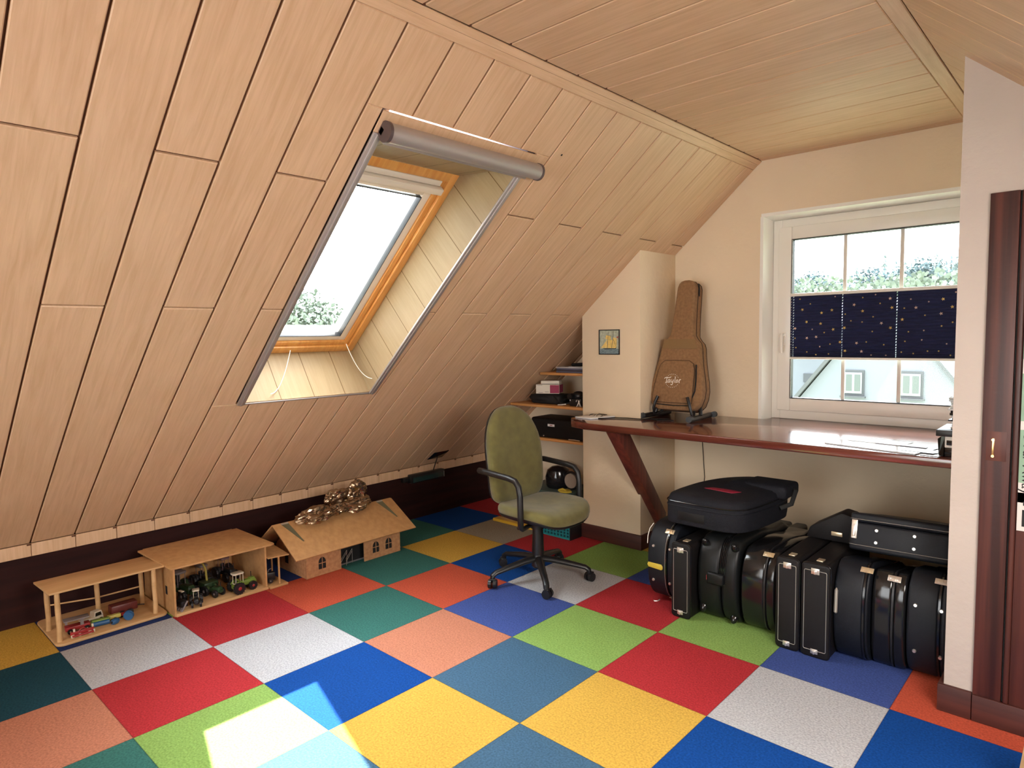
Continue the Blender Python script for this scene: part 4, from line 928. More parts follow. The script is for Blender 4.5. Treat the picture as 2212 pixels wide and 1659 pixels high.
for c, r, seed, e_ in (((-.560, 1.390, .345), (.060, .135, .048), 2, (.12, .5, 0)), ((-.560, 1.545, .352), (.040, .075, .034), 5, (0, .4, 0)), ((-.590, 1.700, .352), (.062, .130, .046), 8, (.06, .5, 0)), ((-.640, 1.590, .410), (.040, .090, .060), 3, (.2, .2, 0)), ((-.620, 1.725, .425), (.045, .080, .075), 6, (-.5, .1, 0))):
    fb_.join(lobe(c, r, seed, Euler(e_)))
fb_.build('tmp_foil', FOIL, smooth=22)
tmp = bpy.data.objects['tmp_foil']; fo.data = tmp.data; bpy.data.objects.remove(tmp); fo.location = (0, 0, 0); fo.data.name = 'crumpled_foil'; centred(fo)

# ---- toys
def colm(name, c, r=.4): return mat(name, c, r)
TG = colm('toy_green', (.16, .24, .035)); TDG = colm('toy_dark_green', (.025, .055, .02)); TR_ = colm('toy_red', (.30, .02, .02)); TB = colm('toy_blue', (.02, .09, .22)); TW = colm('toy_cream', (.62, .55, .42)); TK = colm('toy_black', (.012, .012, .014)); TGY = colm('toy_grey', (.20, .17, .17)); TY = colm('toy_yellow', (.5, .42, .10))
def wheel(parent, x, y, r, wd, rim, tyre=TK):
    b = MB(); b.lathe((x, y-wd/2, r), [(r*.55, 0), (r*.93, 0), (r, wd*.2), (r, wd*.8), (r*.93, wd), (r*.55, wd)], axis=(0, 1, 0), n=20)
    for k in range(16):
        a = 2*pi*k/16; b.box((-.0016, 0, r*.95), (.0016, wd, r*1.05), M=MX.Translation((x, y-wd/2, r)) @ MX.Rotation(a, 4, 'Y'))
    t = b.build('wheel', tyre, parent)
    b = MB(); b.lathe((x, y-wd/2-.0006, r), [(r*.2, -.001), (r*.35, .001), (r*.56, .0015), (r*.56, wd+.0005), (r*.3, wd), (r*.2, wd+.002)], axis=(0, 1, 0), n=16); b.build('rim', rim, t)
def tractor(label, loc, rz, body, roof, rim, L=.115, scale=1.0, grp='toy vehicles in the machine barn', cab=True, trailer=False, flat=False):
    t = thing('toy_tractor', label, 'toy tractor', loc, rz, grp); t.scale = (scale,)*3
    rr, rf = .027, .020
    b = MB(); b.box((.0, -.014, .026), (.062, .014, .050), .005, 2); b.box((.035, -.012, .048), (.060, .012, .054), .003); b.box((-.045, -.014, .020), (.005, .014, .040), .003); b.box((.060, -.010, .024), (.068, .010, .040), .002); b.build('body', body, t)
    for s in (-1, 1):
        b = MB(); b.prism([(-.045+.0, s*.017, .038), (-.030, s*.017, .056), (-.010, s*.017, .056), (.002, s*.017, .040)], (0, s*.013, 0), bev=.002); b.build('mudguard', body, t)
        wheel(t, -.028, s*.031, rr, .016, rim); wheel(t, .042, s*.024, rf, .012, rim)
    if cab:
        b = MB()
        for x, y in ((-.036, -.015), (-.036, .015), (.000, -.014), (.000, .014)): b.tube([(x, y, .040), (x*.95, y, .086)], .0014, 6)
        b.box((-.036, -.015, .040), (.000, .015, .043)); b.build('cab_frame', roof, t)
        b = MB(); b.prism([(x, y, .0862) for x, y in rrect(-.046, .006, -.021, .021, .010)], (0, 0, .008), bev=.003, capsonly=True); b.build('cab_roof', roof, t)
        b = MB(); b.box((-.030, -.009, .0435), (-.014, .009, .050), .002); b.box((-.031, -.009, .050), (-.027, .009, .064), .002); b.build('driver_seat', TK, t)
    b = MB(); b.tube([(.050, .008, .052), (.050, .008, .078)], .002, 6); b.build('exhaust', TK, t)
    return t
ZB = .0165
tractor('olive green toy tractor with cream roof and dark red wheels in the barn', (-.535, .890, ZB), pi/2+.05, TG, TW, TR_, scale=1.22)
tractor('small dark toy tractor with pale roof near the left of the barn', (-.53, .635, ZB), -.35, TK, TW, TGY, scale=.86)
tractor('tall dark toy tractor with flat grey roof at the back left of the barn', (-.70, .625, ZB), .2, TDG, TGY, TGY, scale=1.55)
tractor('dark green toy tractor between the pale-roofed and olive ones in the barn', (-.60, .755, ZB), .3, TDG, TDG, TGY, scale=1.02, cab=False)
tractor('dark toy tractor with grey roof at the rear centre of the barn', (-.77, .775, ZB), .1, TK, TGY, TK, scale=1.35)
tractor('dark toy tractor with mauve roof at the rear right of the barn', (-.80, .915, ZB), .1, TK, colm('toy_mauve', (.22, .12, .13)), TK, scale=1.35)
# chopper arm machine
hv = thing('toy_forage_harvester', 'dark green toy harvester with a curved yellow spout behind the barn tractors', 'toy vehicle', (-.68, .755, ZB), .1, 'toy vehicles in the machine barn')
b = MB(); b.box((-.03, -.04, .015), (.05, .04, .065), .006); b.build('body', TDG, hv)
for s in (-1, 1): wheel(hv, -.01, s*.048, .022, .012, TGY)
b = MB(); b.tube([(0, .0, .065), (0, -.005, .13), (.02, -.03, .175), (.05, -.055, .190)], [.006, .006, .005, .004], 8); b.build('spout', TY, hv)
pl = thing('toy_plough', 'dark grey toy plough in the front left corner of the barn', 'toy implement', (-.525, .555, ZB), .2, 'toy vehicles in the machine barn')
b = MB(); b.box((-.03, -.015, .02), (.03, .02, .05), .003); b.tube([(-.02, 0, .05), (0, 0, .09), (.025, .01, .10)], .004, 6); b.build('frame', TK, pl)
b = MB()
for k in range(4): b.prism([(-.03+.018*k, -.02, .0), (-.022+.018*k, -.02, .0), (-.018+.018*k, .012, .05), (-.026+.018*k, .012, .05)], (.002, .006, 0))
b.build('blades', TGY, pl)
b = MB(); b.box((-.012, -.006, .100), (.022, .008, .104)); b.build('top_plate', TW, pl)
pm = thing('toy_baler', 'small dark toy machine under the side porch of the barn', 'toy vehicle', (-.545, 1.062, .0145), 1.3)
b = MB(); b.box((-.03, -.016, .012), (.03, .016, .06), .005); b.build('body', TK, pm); wheel(pm, 0, -.022, .014, .008, TGY); wheel(pm, 0, .022, .014, .008, TGY)
b = MB(); b.tube([(-.01, 0, .06), (-.005, 0, .075), (.01, 0, .08)], .003, 6); b.build('drawbar', TGY, pm)
# toys in the open shed
ZS = .0155
fe = thing('toy_cattle_rack', 'red toy rack with white blocks at the front of the open shed', 'toy rack', (-.585, .115, ZS), pi/2-.05)
b = MB(); b.box((-.05, -.006, .012), (.05, .006, .028), .002); b.box((-.045, -.02, .006), (.045, -.006, .014), .002); b.tube([(.0+.016*cos(a), -.008, .022+.016*sin(a)) for a in [pi*k/10 for k in range(11)]], .003, 6); b.build('red_bar', TR_, fe)
b = MB()
for x, z, sx in ((-.042, .001, .014), (-.012, .001, .009), (.03, .001, .014), (.048, .004, .007), (-.035, .030, .008), (.042, .032, .008)): b.box((x-sx/2, -.012, z), (x+sx/2, -.002, z+.014), .001)
b.build('white_blocks', TW, fe)
wg = thing('toy_wagon', 'red toy wagon with flat grey canopy in the open shed', 'toy wagon', (-.66, .115, ZS), pi/2-.1)
b = MB(); b.box((-.055, -.022, .014), (.05, .022, .034), .003); b.tube([(.05, 0, .02), (.08, 0, .016)], .002, 6); b.build('body', TR_, wg)
for x in (-.035, .035):
    for s in (-1, 1): wheel(wg, x, s*.026, .012, .007, TW)
b = MB(); b.box((-.06, -.026, .062), (.048, .026, .068), .002); b.box((.008, -.024, .034), (.022, -.021, .062)); b.box((-.05, .021, .034), (-.04, .024, .062)); b.build('canopy', TGY, wg)
pk_ = thing('toy_pickup', 'cream toy pickup cab standing before the middle post of the open shed', 'toy car', (-.71, .205, ZS), pi/2+.3)
b = MB(); b.box((-.06, -.02, .012), (.03, .02, .03), .004); b.box((-.075, -.018, .028), (-.02, .018, .034), .002); b.build('chassis', TW, pk_)
b = MB(); b.prism([(-.02, -.019, .03), (.03, -.019, .03), (.022, -.019, .058), (-.015, -.019, .058)], (0, .038, 0), bev=.003); b.build('cab', TW, pk_)
b = MB(); b.prism([(-.012, -.0195, .034), (.020, -.0195, .034), (.016, -.0195, .052), (-.010, -.0195, .052)], (0, .039, 0)); b.build('cab_glass', BLKG, pk_)
for x in (-.045, .015):
    for s in (-1, 1): wheel(pk_, x, s*.02, .011, .006, TGY)
rl = thing('toy_loader_wagon', 'dark red toy trailer at the back right of the open shed', 'toy trailer', (-.71, .335, ZS), pi/2)
b = MB(); b.box((-.065, -.03, .018), (.06, .03, .062), .006); b.build('tub', colm('toy_dark_red', (.10, .015, .012)), rl)
for x in (-.02, .02):
    for s in (-1, 1): wheel(rl, x, s*.036, .015, .009, TR_)
b = MB(); b.tube([(.06, 0, .03), (.10, 0, .02)], .003, 6); b.build('drawbar', TK, rl)
rb_ = thing('toy_field_roller', 'green and blue toy roller lying in the middle of the open shed', 'toy implement', (-.635, .215, ZS), pi/2-.15)
b = MB(); b.cyl((-.045, 0, .014), (.03, 0, .014), .0135, n=18); b.build('roller_drum', TB, rb_)
b = MB(); b.box((-.045, -.012, .028), (.03, .014, .036), .003); b.box((-.05, -.002, .012), (-.046, .002, .032)); b.box((.031, -.002, .012), (.035, .002, .032)); b.build('frame', TG, rb_)
db = thing('toy_barrel', 'blue toy barrel on its side in the open shed, left of the larger blue wheel', 'toy barrel', (-.60, .262, ZS), .4)
b = MB(); b.lathe((0, -.018, .0155), [(.011, 0), (.0150, .008), (.0150, .028), (.011, .036)], axis=(0, 1, 0), n=18); b.build('barrel', TB, db); b = MB(); b.cyl((0, -.0185, .0155), (0, -.0200, .0155), .006, n=12); b.build('bung', TK, db)
dw = thing('toy_ribbed_wheel', 'ribbed blue toy wheel leaning near the right front post of the open shed', 'toy wheel', (-.60, .325, ZS), .9)
b = MB(); b.lathe((0, -.008, .024), [(.012, 0), (.023, .0), (.024, .006), (.021, .010), (.024, .014), (.023, .018), (.012, .018)], axis=(0, 1, .15), n=22); b.build('ribbed_ring', TB, dw); b = MB(); b.cyl((0, -.006, .024), (0, .010, .026), .012, n=14); b.build('hub', TK, dw)
ye = thing('toy_spreader', 'pale yellow and red toy spreader between the roller and the blue wheel', 'toy implement', (-.66, .285, ZS), pi/2)
b = MB(); b.box((-.04, -.014, .012), (.02, .014, .030), .004); b.build('hopper', TY, ye); b = MB(); b.box((.021, -.012, .012), (.05, .012, .026), .004); b.build('front_part', TR_, ye); wheel(ye, -.01, -.018, .009, .005, TK); wheel(ye, -.01, .018, .009, .005, TK)

# ================================================================= INSTRUMENT CASES UNDER THE DESK
def gcase_outline(L, h, curve=1.0, drop=0.0):
    """outline in (y,z): rounded bottom bout in front (y=0), neck to the back; lying on its long side"""
    c = h/2; P = []
    for k in range(0, 19):            # front bout
        a = math.radians(90-180*k/18.0); e = 2.6
        x = abs(cos(a))**(2/e); z = abs(sin(a))**(2/e)*(1 if a >= 0 else -1)
        P.append((.17*curve*(1-x), c+c*z))
    low = [(.30, .0), (.42, .015), (.52, .035), (.62, .03), (.72, .10*h+.03), (.80, .27*h), (L, .30*h)]
    up = [(L, .70*h), (.80, .73*h), (.72, .90*h-.03), (.62, h-.03), (.52, h-.035), (.42, h-.015), (.30, h)]
    P += low; P += up
    return [(y, z if z < h*.5 else z-max(0, y-.12)*drop*(z/h)) for y, z in P]
def latch_part(parent, M, m=CHROME, s=1.0, name='latch', w_=.05, h_=.026):
    b = MB(); b.box((-w_/2*s, -.0028, -h_/2*s), (w_/2*s, 0, h_/2*s), .001, M=M); b.box((-w_*.30*s, -.0075, -h_*.30*s), (w_*.30*s, -.0025, h_*.30*s), .002, M=M)
    b.box((-w_*.12*s, -.0105, -h_*.45*s), (w_*.12*s, -.007, h_*.28*s), .001, M=M); return b.build(name, m, parent)
def lay(y, z, ny, nz, x=0.0):
    """matrix putting a plate (facing -y locally) on the outline at (x,y,z) with outward normal (ny,nz)"""
    yl = V((0, -ny, -nz)); xl = V((1, 0, 0)); zl = xl.cross(yl); return MX(((xl.x, yl.x, zl.x, x), (xl.y, yl.y, zl.y, y), (xl.z, yl.z, zl.z, z), (0, 0, 0, 1)))
def on_outline(P, h, ang):
    """point + normal of the front bout at angle ang (deg, 0 = straight front, 90 = top)"""
    i = int(round((90-ang)/10.0)); i = max(1, min(17, i)); a, q = P[i-1], P[i+1]; t = V((0, q[0]-a[0], q[1]-a[1])).normalized(); n_ = V((0, t.z, -t.y))
    if n_.y > 0: n_ = -n_
    return P[i], n_
GRP = 'instrument cases under the desk'
def guitar_case(name, label, x0, x1, yf, h, L, m, seamfrac=.45, studs=True, latches=(60,), hw=CHROME, curve=1.0, z0=0.0, trim=SILV, lean_=0.0, rz=0.0, drop=0.0):
    t = thing(name, label, 'instrument case', ((x0+x1)/2, yf, z0), group=GRP, rot=(0, lean_, rz)); wd = x1-x0; P = gcase_outline(L, h, curve, drop)
    xs_ = -wd/2+wd*seamfrac
    b = MB(); b.prism([(-wd/2, y, z) for y, z in P], (xs_-.0025+wd/2, 0, 0), bev=.011, seg=3, capsonly=True); b.build('case_base', m, t)
    b = MB(); b.prism([(xs_+.0025, y, z) for y, z in P], (wd/2-xs_-.0025, 0, 0), bev=.011, seg=3, capsonly=True); b.build('case_lid', m, t)
    cy_ = sum(p[0] for p in P)/len(P); cz_ = h/2
    b = MB(); b.prism([(xs_-.004, y+(.003 if y > cy_ else -.003)*0-(.0025 if y < .17 else 0), z+(.0025 if z > cz_ else -.0 if z < .03 else -.002)) for y, z in P], (.008, 0, 0)); b.build('seam_band', BLKG if trim is None else trim, t)
    for a in latches:
        p, n_ = on_outline(P, h, a); latch_part(t, lay(p[0]+n_.y*.0035, p[1]+n_.z*.0035, n_.y, n_.z, xs_), hw)
    if studs:
        for a in (22, -18):
            p, n_ = on_outline(P, h, a)
            for xx in (-wd/2+wd*.22, -wd/2+wd*.72):
                if abs(xx-xs_) < .012: xx += .02
                b = MB(); M_ = lay(p[0], p[1], n_.y, n_.z, xx); c0 = M_ @ V((0, .002, 0)); c1 = M_ @ V((0, -.006, 0)); b.tube([c0, c1], [.0085, .006], 12); b.build('stud', CHROME, t)
    return t, P, xs_, wd
# 0 rounded guitar case with yellow badge
t0, P, xs_, wd = guitar_case('guitar_case', 'rounded black guitar case with a yellow badge, leftmost under the desk', 1.270, 1.425, 2.285, .42, 1.0, LEATH, .72, True, (50, -70), NICKEL, z0=.012, trim=BLKG)
b = MB(); b.tube([(xs_-.005, y-.003, z) for y, z in P[1:18]], .0014, 6); b.build('seam_piping', SILV, t0)
p, n_ = on_outline(P, .42, 2); M_ = lay(p[0], p[1]-.012, n_.y, n_.z, -.030)
b = MB(); b.prism([M_ @ V(q) for q in [(-.046, -.003, .0), (-.040, -.003, .014), (.038, -.003, .014), (.046, -.003, .004), (.046, -.003, -.010), (.038, -.003, -.016), (-.038, -.003, -.012)]], tuple(M_.to_3x3() @ V((0, .004, 0))), bev=.001); b.build('badge', mat('yellow_badge', (.55, .42, .05), .4), t0)
b = MB(); b.tube([(-.070, .055, .41), (-.079, .03, .385), (-.080, .012, .35), (-.079, .005, .31)], .002, 6); b.build('lace', WHITE, t0)
b = MB(); b.tube([(-.03, .052, -.004), (-.036, .035, -.008), (-.05, .025, -.0085), (-.05, .022, -.004)], .003, 6); b.build('open_catch', CHROME, t0)
# rectangular cases with silver piping
def rect_case(label, x0, x1, yf, h, L, z0=0.0, lean_=0.0):
    t = thing('narrow_case', label, 'instrument case', ((x0+x1)/2, yf, z0), group=GRP, rot=(0, lean_, 0)); wd = x1-x0
    P = [(x-(x0+x1)/2, z) for x, z in rrect(x0, x1, 0, h, .020, 5)]
    b = MB(); b.prism([(x, 0, z) for x, z in P], (0, L, 0), bev=.008, seg=3, capsonly=True); b.build('case_body', LEATH2, t)
    b = MB(); Q = [(x-(x0+x1)/2, z) for x, z in rrect(x0+.014, x1-.014, .034, h-.030, .006, 3)]; b.tube([(x, -.0008, z) for x, z in Q], .0014, 6, closed=True); b.build('front_piping', SILV, t)
    b = MB(); b.tube([(x, .010, z) for x, z in P], .0022, 6, closed=True); b.build('edge_piping', SILV if False else BLKG, t)
    latch_part(t, MX.Translation((0, -.001, h-.032)), CHROME, .70, 'latch', .05, .038); latch_part(t, MX.Translation((0, -.001, .030)), CHROME, .60, 'latch', .05, .036)
    b = MB(); b.box((-.012, .045, h-.001), (.016, .085, h+.004), .002); b.build('top_catch', NICKEL, t)
    return t
rect_case('narrow black case with silver piping standing between the badge case and moulded case', 1.452, 1.556, 2.215, .385, .95)
# moulded plastic case
mc = thing('moulded_case', 'moulded black plastic guitar case with a square centre latch and corner bumpers', 'instrument case', (1.672, 2.265, 0), group=GRP)
P = gcase_outline(1.0, .425, .75)
b = MB(); b.prism([(-.104, y, z) for y, z in P], (.120, 0, 0), bev=.022, seg=4, capsonly=True); b.build('case_base', MOULD, mc)
b = MB(); b.prism([(.020, y, z) for y, z in P], (.084, 0, 0), bev=.022, seg=4, capsonly=True); b.build('case_lid', MOULD, mc)
b = MB()
for k in range(4):
    b.tube([(.020+.008*k, y-.001, z+.001) for y, z in P[1:10]], .0028, 6)
b.build('moulded_ribs', BLKG, mc)
for xx, a in ((-.075, 52), (.078, 48), (-.078, -42), (.078, -50)):
    p, n_ = on_outline(P, .425, a); b = MB(); b.ell((xx, p[0]+.006, p[1]+(.006 if a < 0 else 0)), (.020, .018, .036), 16, 10, M=MX.Rotation(math.radians(a*.8), 4, 'X')); b.build('corner_bumper', BLKG, mc)
p, n_ = on_outline(P, .425, 2); b = MB(); b.box((-.042, -.022, .205), (.044, p[0]+.002, .262), .009, 3); b.build('centre_latch', MOULD, mc)
b = MB(); b.box((-.0435, -.020, .222), (-.0422, -.008, .246)); b.build('red_mark', REDP, mc)
# glossy case 3
guitar_case('guitar_case', 'smooth glossy black guitar case with pale latch between moulded and piped cases', 1.792, 1.955, 2.275, .405, 1.0, BLKG, .70, False, (60,), NICKEL, .8, trim=BLKP)
rect_case('narrow black case with silver piping, left one of the pair in the middle', 1.978, 2.082, 2.225, .425, .95)
rect_case('narrow black case with silver piping, right one of the middle pair', 2.090, 2.212, 2.225, .425, .62)
t6, P, xs_, wd = guitar_case('guitar_case', 'rounded blue-black guitar case with chrome bar, right of the piped pair', 2.214, 2.350, 2.262, .435, 1.0, LEATH, .88, False, (60,), NICKEL, .8, trim=BLKG, drop=.22)
p, n_ = on_outline(P, .445, 10); b = MB(); M_ = lay(p[0], p[1]-.005, n_.y, n_.z, -.055)
b.tube([M_ @ V((0, -.002, -.055)), M_ @ V((0, -.005, -.048)), M_ @ V((0, -.005, .048)), M_ @ V((0, -.002, .058))], [.002, .008, .008, .002], 10); b.build('handle_bar', CHROME, t6)
guitar_case('guitar_case', 'very glossy black guitar case between the two rightmost rounded cases', 2.354, 2.482, 2.305, .415, 1.0, BLKG, .62, False, (62,), CHROME, .5, trim=BLKP, drop=.22)
guitar_case('guitar_case', 'rounded black guitar case with studs, rightmost beside the partition', 2.488, 2.630, 2.295, .44, 1.0, LEATH, .80, True, (58,), CHROME, .8, trim=None, drop=.22)
# case lying flat on top, broad end forward
ft = thing('flat_guitar_case', 'black studded guitar case lying flat on the right end of the upright cases', 'instrument case', (2.420, 2.435, .462), group=GRP, rot=(-.235, 0, .07))
fo_ = [(-.198, .035), (-.190, .010), (-.165, 0.0), (.165, -.004), (.195, .010), (.205, .04), (.205, .20), (.180, .38), (.165, .50), (.185, .62), (.165, .72), (.09, .80), (.07, .98), (-.07, .98), (-.09, .80), (-.165, .72), (-.185, .62), (-.165, .50), (-.190, .38), (-.198, .25)]
b = MB(); b.prism([(x, y, 0) for x, y in fo_], (0, 0, .125), bev=.012, seg=3, capsonly=True); b.build('case_base', LEATH, ft)
b = MB(); b.prism([(x, y, .1255) for x, y in fo_], (0, 0, .040), bev=.012, seg=3, capsonly=True); b.build('case_lid', LEATH, ft)
b = MB(); b.tube([(x*1.003, y*1.0-.0015, .138) for x, y in fo_], .0012, 6, closed=True); b.tube([(x*1.003, y*1.0-.0015, .024) for x, y in fo_], .0012, 6, closed=True); b.build('stitching', SILV, ft)
for xx in (-.085, .060):
    for zz_ in (.045, .098):
        b = MB(); b.tube([(xx, .001, zz_), (xx, -.007, zz_)], [.009, .006], 12); b.tube([(xx, -.006, zz_), (xx, -.009, zz_)], .003, 8); b.build('stud', CHROME, ft)
b = MB(); b.box((-.186, -.004, .050), (-.162, .006, .134), .003); b.box((-.180, -.010, .060), (-.168, -.003, .115), .003); b.build('hinge_latch', CHROME, ft)
# long dark case lying behind the flat one
bc = thing('slim_case', 'slim dark case slanting up towards the flat guitar case at the back', 'instrument case', (2.085, 2.73, .430), group=GRP)
b = MB(); b.prism([(-.10, -.14, 0), (.112, -.14, 0), (.112, -.14, .135), (.06, -.14, .145), (-.08, -.14, .055)], (0, .12, 0), bev=.008); b.build('case_body', LEATH2, bc)
b = MB(); b.box((.02, -.146, .03), (.07, -.1402, .05), .002); b.build('latch', NICKEL, bc)

# soft bag on top of the left cases
sb = thing('soft_gig_bag', 'padded black nylon instrument bag with a red print lying on the left cases', 'instrument bag', (1.56, 2.30, .452), group=None, rz=.0)
o2 = [(-.205, .07), (-.190, .015), (-.150, .0), (.12, -.004), (.20, .03), (.235, .10), (.26, .30), (.27, .55), (.10, .62), (-.12, .60), (-.19, .40), (-.21, .2)]
def ringat(s, z, dz=0): return [((x-.02)*s+.02, (y-.28)*s+.28, z+dz*math.exp(-(((x-.12)/.12)**2+((y-.5)/.2)**2))) for x, y in o2]
def smooth_ring(P, n=3):
    for _ in range(n):
        Q = []
        for i in range(len(P)):
            a = V(P[i]); c = V(P[(i+1) % len(P)]); Q += [a.lerp(c, .25), a.lerp(c, .75)]
        P = Q
        if len(P) > 90: break
    return P
b = MB(); rings = []
for s, z, dz in ((.93, .0, 0), (.985, .008, 0), (1.0, .035, 0), (1.0, .10, .01), (.985, .130, .02), (.95, .150, .03), (.85, .160, .04), (.5, .168, .05), (.1, .170, .05)):
    rings.append([b.bm.verts.new(q) for q in smooth_ring(ringat(s, z, dz))])
for A, B in zip(rings, rings[1:]):
    m_ = len(A)
    for k in range(m_): b._face((A[k], A[(k+1) % m_], B[(k+1) % m_], B[k]))
b._face(rings[0][::-1]); b._face(rings[-1]); b.build('bag_body', NYLON, sb, smooth=50)
b = MB(); b.tube(smooth_ring(ringat(1.004, .122, .02)), .0035, 6, closed=True); b.build('zip_line', BLKG, sb)
b = MB(); b.tube(smooth_ring(ringat(1.004, .100, .01)), .0025, 6, closed=True); b.build('piping', SILV if False else LEATH, sb)
b = MB(); b.box((-.115, -.0045, .030), (.03, -.0005, .075), .003); b.build('front_label', LEATH2, sb)
RT2 = MX.Translation((.055, .26, .1722)); DKR = mat('dark_red_print', (.24, .008, .03), .6)
b = MB(); b.prism([(-.06+x, .18+y, .1660) for x, y in ((0, 0), (.16, -.02), (.19, .03), (.12, .045), (.03, .04))], (0, 0, .005), bev=.001); b.build('red_print', DKR, sb)
b = MB(); b.box((.06, .36, .120), (.30, .56, .192), .02, 3); b.build('raised_pocket', NYLON, sb)
b = MB(); b.tube([(.27, .50, .17), (.315, .46, .16), (.315, .40, .10), (.272, .36, .08)], .012, 8, flat=.4); b.build('shoulder_strap', BLKM, sb)

# wooden board edge at the right picture border, leaning by the door
b = MB(); b.prism([(2.905, 1.72, 0), (2.925, 1.74, 0), (3.10, 1.60, 0), (3.085, 1.57, 0)], (.030, .0, .26), bev=.002)
tag(centred(b.build('wooden_board', PLY)), 'pale wooden board leaning at the right edge in front of the dark door', 'board')

# ================================================================= OUTSIDE
HOUSEW = mat('pale_render', (0.155, 0.169, 0.191), .9, var=.04, vscale=.8); ROOFT = mat('grey_roof_tiles', (0.096, 0.104, 0.116), .8, var=.2, vscale=3); VERGE = mat('slate_verge', (0.072, 0.076, 0.080), .8); HWIN = mat('house_glass', (0.075, 0.090, 0.090), .2); SHAD = mat('window_surround', (0.064, 0.068, 0.075), .8)
D = 14.0
b = MB(); b.poly([(-120, 3.8, -3.2), (60, 3.8, -3.2), (60, 160, -3.2), (-120, 160, -3.2)]); b.poly([(-120, -60, -3.2), (-1.6, -60, -3.2), (-1.6, 3.8, -3.2), (-120, 3.8, -3.2)])
o = b.build('ground', mat('grass_ground', (0.150, 0.180, 0.108), .95, var=.2, vscale=.3), kind='structure', smooth=0)
ho = thing('neighbour_house', 'white gabled house with two small windows seen through the lower gable window', 'house', (-.45, D, -3.2))
cx_, zt, sl = -.10, 2.15, 1.30
gx0, gx1, ze = -2.7, 2.0, -1.0
apex = (-.42, 2.03)
b = MB(); L_ = [(-4.4, D, -3.2), (3.5, D, -3.2), (3.5, D, -3.05), (apex[0], D, apex[1]), (-4.4, D, -3.1)]
b.prism(L_, (0, 4.4, 0)); b.build('gable_wall', HOUSEW, ho, world=True)
for (xa, za), (xb, zb) in (((-4.45, -3.12), (apex[0]-.0, apex[1]+.04)), ((3.5, -3.1), (apex[0]+.0, apex[1]+.04))):
    d_ = V((xb-xa, 0, zb-za)).normalized(); nrm = V((-d_.z, 0, d_.x)); nrm = nrm if nrm.z > 0 else -nrm
    b = MB(); p, q = V((xa, D-.25, za)), V((xb, D-.25, zb)); b.prism([p+V((0,.17,0)), q+V((0,.17,0)), q+nrm*.07+V((0,.17,0)), p+nrm*.07+V((0,.17,0))], (0, 4.4, 0)); b.build('roof_slope', VERGE, ho, world=True)
for xc in (-.915, .125):
    b = MB(); b.box((xc-.20, D-.03, .10), (xc+.20, D-.002, .63)); o = b.build('house_window', SHAD, ho, world=True)
    b = MB(); b.box((xc-.165, D-.05, .15), (xc+.165, D-.031, .58)); o2_ = b.build('window_frame', mat('house_window_white', (0.195, 0.210, 0.225), .6), o, world=True)
    for s in (-1, 1): b = MB(); b.box((xc+s*.080-.055, D-.056, .20), (xc+s*.080+.055, D-.051, .54)); b.build('pane', HWIN, o, world=True)
    b = MB(); b.box((xc-.24, D-.10, .06), (xc+.24, D-.031, .095)); b.build('sill', SHAD, o, world=True)
h2 = thing('farther_house', 'pale house partly seen left of the gabled neighbour', 'house', (-6, 20, -3.2))
b = MB(); b.box((-9, 20, -3.2), (-2.2, 26, 1.6)); b.build('wall', HOUSEW, h2, world=True)
b = MB(); b.box((-3.95, 19.95, -.10), (-3.45, 19.99, .16)); b.build('window', SHAD, h2, world=True)
b = MB(); b.prism([(-9.4, 19.6, 1.6), (-1.8, 19.6, 1.6), (-1.8, 21, 2.2), (-9.4, 21, 2.2)], (0, 0, .12)); b.build('roof', ROOFT, h2, world=True)
h3 = thing('tiled_roof_house', 'house with a grey tiled roof to the right behind the gabled neighbour', 'house', (4, 19, -3.2))
b = MB(); b.box((-1.0, 19, -3.2), (9, 25, -1.5)); b.build('wall', HOUSEW, h3, world=True)
b = MB(); b.prism([(-1.2, 18.6, -1.5), (9.2, 18.6, -1.5), (9.2, 22, 1.3), (-.5, 22, 1.3)], (0, .05, .12)); b.build('roof', ROOFT, h3, world=True)
# trees
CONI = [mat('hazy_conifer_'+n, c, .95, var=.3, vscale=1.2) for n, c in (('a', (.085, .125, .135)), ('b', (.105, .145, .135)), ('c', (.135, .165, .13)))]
BARK = mat('bark', (.12, .10, .08), .9)
from mathutils import noise as NZ
def conifer(x, y, zb, ztop, r, m, label, seed):
    t = thing('conifer_tree', label, 'tree', (x, y, zb), 0, 'trees on the horizon'); H = ztop-zb
    b = MB(); b.tube([(0, 0, 0), (0, 0, H*.9)], [.25, .05], 6); b.build('trunk', BARK, t)
    random.seed(seed); b = MB(); n = 26
    for i in range(n):
        f_ = i/n; zz_ = H*(.12+.86*f_); rad = r*(1-f_)**.8*(.75+.5*random.random())+.08; k = max(5, int(9*(1-f_))+4)
        a0 = random.random()*6
        for j in range(k):
            a = a0+2*pi*j/k+random.uniform(-.2, .2); rr = rad*random.uniform(.7, 1.15); wdt = rr*.42
            tip = V((rr*cos(a), rr*sin(a), zz_-.25*rr)); s1 = V((-sin(a), cos(a), 0))*wdt
            b.poly([(0, 0, zz_+.25), tip*.6+V((0, 0, zz_*.4))+s1*.8, tip, tip*.6+V((0, 0, zz_*.4))-s1*.8]) if False else b.poly([(0, 0, zz_+.3), (tip.x*.6+s1.x, tip.y*.6+s1.y, zz_-.02), (tip.x, tip.y, tip.z), (tip.x*.6-s1.x, tip.y*.6-s1.y, zz_-.02)])
    b.build('foliage', m, t, smooth=0, recalc=False)
